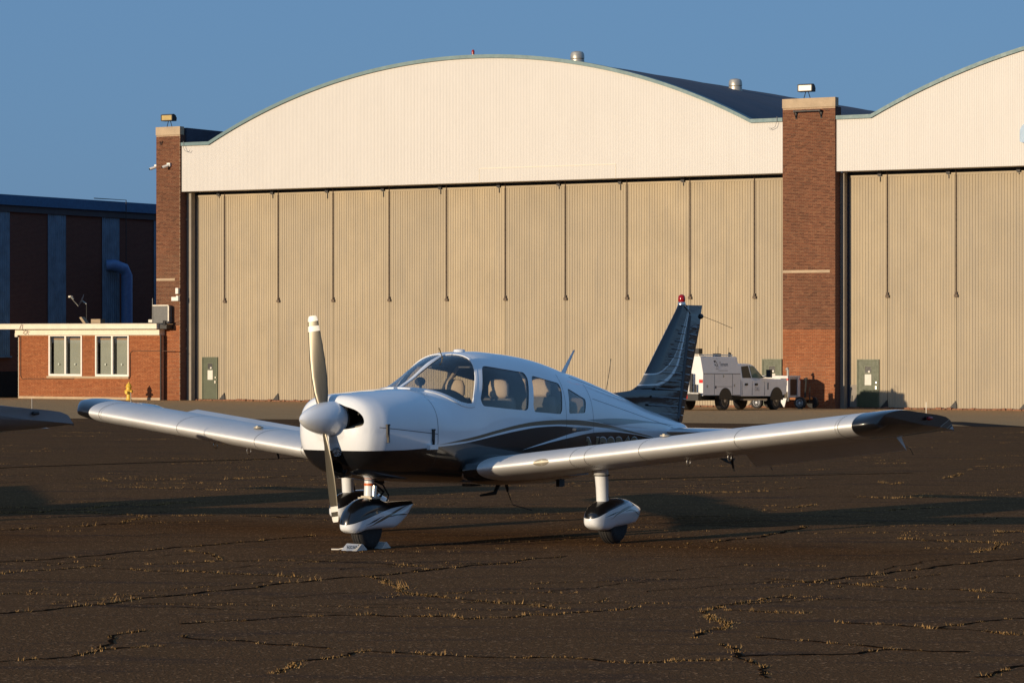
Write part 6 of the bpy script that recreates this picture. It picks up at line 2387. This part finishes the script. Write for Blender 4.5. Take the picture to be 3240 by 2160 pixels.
# rear face
b = MB(); b.box(-1.86, -1.725, -0.42, 0.32, 0.80, 2.02)
b.build('rear_cabinet', simple('rear_cabinet_white', (0.62, 0.60, 0.57), 0.4), TRK)
for y in (-0.92, 0.92):
    b = MB(); b.box(-1.74, -1.722, y - 0.09, y + 0.09, 1.16, 1.30); b.build('tail_lamp', T_RED, TRK)
b = MB(); b.box(-1.98, -1.73, -0.95, 0.95, 0.42, 0.72); b.build('rear_bumper', T_BLK, TRK)
b = MB(); b.box(-2.01, -1.93, -0.98, 0.98, 0.70, 0.76); b.build('bumper_step', T_CHR, TRK)
for y, mt in ((-0.36, T_RED), (0.1, T_AMB), (0.55, M_PAPER)):
    b = MB(); b.box(-1.995, -1.982, y - 0.06, y + 0.06, 0.50, 0.66); b.build('marker_plate', mt, TRK)
b = MB()
b.tube([(-1.88, -0.55, 0.5), (-1.88, -0.55, 1.55)], 0.06, 8)
b.tube([(-1.86, -0.72, 0.55), (-1.86, -0.72, 1.1)], 0.05, 8)
b.tube([(-1.90, -0.2, 0.35), (-1.90, -0.2, 0.75)], 0.08, 8)
b.build('lift_post', T_BLK, TRK)
# roof rack
b = MB()
for y in (-0.72, 0.72):
    b.tube([(-1.62, y, 2.34), (1.0, y, 2.34)], 0.025, 6)
for x in (-1.6, -0.4, 0.9):
    b.tube([(x, -0.72, 2.34), (x, 0.72, 2.34)], 0.02, 6)
    for y in (-0.72, 0.72):
        b.tube([(x, y, 2.28), (x, y, 2.36)], 0.02, 6)
b.build('roof_rack', M_PAPER, TRK)
b = MB(); b.box(-1.70, -1.42, -0.78, 0.75, 2.37, 2.60); b.build('rack_box', T_BLK, TRK)
b = MB(); b.box(-0.05, 0.14, -0.70, -0.4, 2.28, 2.40); b.build('roof_lamp', T_BLK, TRK)
b = MB(); b.lathe([(0.06, 0), (0.07, 0.12), (0.04, 0.18), (0, 0.18)], (0.95, -0.6, 2.28), n=12); b.build('roof_beacon', T_BLK, TRK, 40)
b = MB(); b.tube([(-0.12, -0.7, 2.28), (-0.12, -0.7, 2.72)], 0.008, 5); b.tube([(0.7, -0.7, 2.28), (0.7, -0.7, 2.66)], 0.008, 5); b.build('radio_aerial', T_BLK, TRK)
# lettering and mark on the near (right) side
def side_text(txt, x0, x1, z0, h, sg, slope, mat):
    me, v = text_mesh(txt, 0.2, 0.0)
    u_ = (v[:, 0] - v[:, 0].min()) / (v[:, 0].max() - v[:, 0].min())
    hh = (v[:, 1] - v[:, 1].min()) / (v[:, 1].max() - v[:, 1].min()) * h
    co = []
    for a, c in zip(u_, hh):
        z = z0 + c
        y = 1.02 - (0.14 * (z - 1.55) / 0.69 if slope else 0)
        y = 1.0125 if slope is None else y
        # seen from the right-hand side the nose is to the right
        x = x0 + (x1 - x0) * a if sg < 0 else x1 - (x1 - x0) * a
        co.append((x, sg * (y + 0.005), z))
    set_co(me, np.array(co))
    me.materials.clear(); me.materials.append(mat)
    return link('lettering', me, body if slope is not None else cab)
T_INK = simple('grey_lettering', (0.10, 0.09, 0.085), 0.6)
side_text('Termont', -0.34, 0.30, 1.87, 0.17, -1, True, T_INK)
side_text('service', -0.70, -0.48, 1.74, 0.05, -1, True, T_INK)
b = MB()
def sp(x, z):
    return (x, -(1.02 - 0.14 * (z - 1.55) / 0.69 + 0.005), z)
for poly in ([(-0.78, 2.10), (-0.60, 2.10), (-0.63, 2.03), (-0.71, 2.01)], [(-0.74, 1.96), (-0.67, 1.97), (-0.67, 1.90), (-0.71, 1.88)], [(-0.58, 2.06), (-0.54, 2.05), (-0.47, 1.83), (-0.52, 1.83)], [(-0.66, 1.92), (-0.62, 1.92), (-0.59, 1.83), (-0.63, 1.83)]):
    b.add([sp(x, z) for x, z in poly], [tuple(range(4))])
b.build('emblem', T_BLK, body)
b = MB()
b.add([sp(-0.52, 1.675), sp(0.22, 1.675), sp(0.22, 1.69), sp(-0.52, 1.69)], [(0, 1, 2, 3)])
b.build('pinstripe', T_INK, body)
side_text('CALL', 2.34, 2.72, 0.83, 0.16, -1, None, simple('pale_grey_lettering', (0.32, 0.30, 0.28), 0.6))

# ------------------------------------------------------------------ ground power cart behind the truck
GT, GO = -57.80, -2.55
gp = facade(GT, GO)
GPU = empty('power_cart', (gp.x, gp.y, gz(gp.x, gp.y)), RZ, 'white ground power cart on small wheels between the truck and the brick pier', 'cart')
G_WHITE = simple('cart_white', (0.66, 0.65, 0.63), 0.45, var=0.08)
b = MB()
b.box(-1.45, 1.42, 0.02, 1.30, 0.50, 1.40)
b.box(-1.48, 1.47, -0.02, 1.34, 1.40, 1.47)
b.build('housing', G_WHITE, GPU)
b = MB(); b.box(1.42, 1.435, 0.24, 1.04, 0.60, 1.32); b.build('radiator_grille', simple('radiator_brown', (0.045, 0.022, 0.016), 0.7), GPU)
b = MB()
for y0, y1 in ((0.0, 0.24), (1.04, 1.32)):
    b.box(1.42, 1.47, y0, y1, 0.52, 1.40)
b.build('corner_post', G_WHITE, GPU)
for y in (0.03, 1.29):
    b = MB(); b.box(1.40, 1.475, y - 0.05, y + 0.05, 1.27, 1.36); b.build('marker_lamp', T_RED, GPU)
b = MB(); b.box(1.12, 1.41, -0.02, 0.019, 1.05, 1.36); b.build('control_panel', T_BLK, GPU)
b = MB(); b.box(-1.4, 1.5, 0.05, 1.28, 0.34, 0.50); b.build('frame', T_BLK, GPU)
b = MB(); b.prism([(1.0, 0.50), (1.42, 0.50), (1.30, 0.08), (1.26, 0.08)], -0.02, 0.04); b.build('stand_plate', G_WHITE, GPU)
b = MB(); b.box(-0.3, 0.9, -0.06, 0.0, 0.46, 0.60); b.build('cable_tray', simple('cart_blue_black', (0.02, 0.025, 0.04), 0.6), GPU)
for x in (-0.05, 2.08):
    for y in (0.0, 1.32):
        wheel(GPU, x, y, 0.27, 0.10, simple('white_rim', (0.62, 0.64, 0.66), 0.5) if 'white_rim' not in bpy.data.materials else bpy.data.materials['white_rim'], spokes=6)
b = MB(); b.box(1.42, 2.15, 0.10, 1.2, 0.40, 0.50); b.build('drawbar_frame', simple('rusty_orange', (0.30, 0.11, 0.03), 0.7, var=0.4), GPU)
b = MB(); b.tube([(2.10, 0.45, 0.42), (2.16, 0.45, 1.30)], 0.05, 8); b.tube([(2.16, 0.45, 1.28), (2.13, 0.45, 1.38)], 0.09, 8); b.tube([(2.25, 0.60, 0.30), (2.28, 0.60, 1.0)], 0.022, 6); b.build('drawbar', T_BLK, GPU)
b = MB(); b.tube([(1.12, 0.75, 1.47), (1.12, 0.75, 1.74)], 0.055, 10); b.tube([(1.12, 0.75, 1.74), (1.06, 0.75, 1.80)], [0.07, 0.09], 10); b.build('exhaust_pipe', M_GALV, GPU)
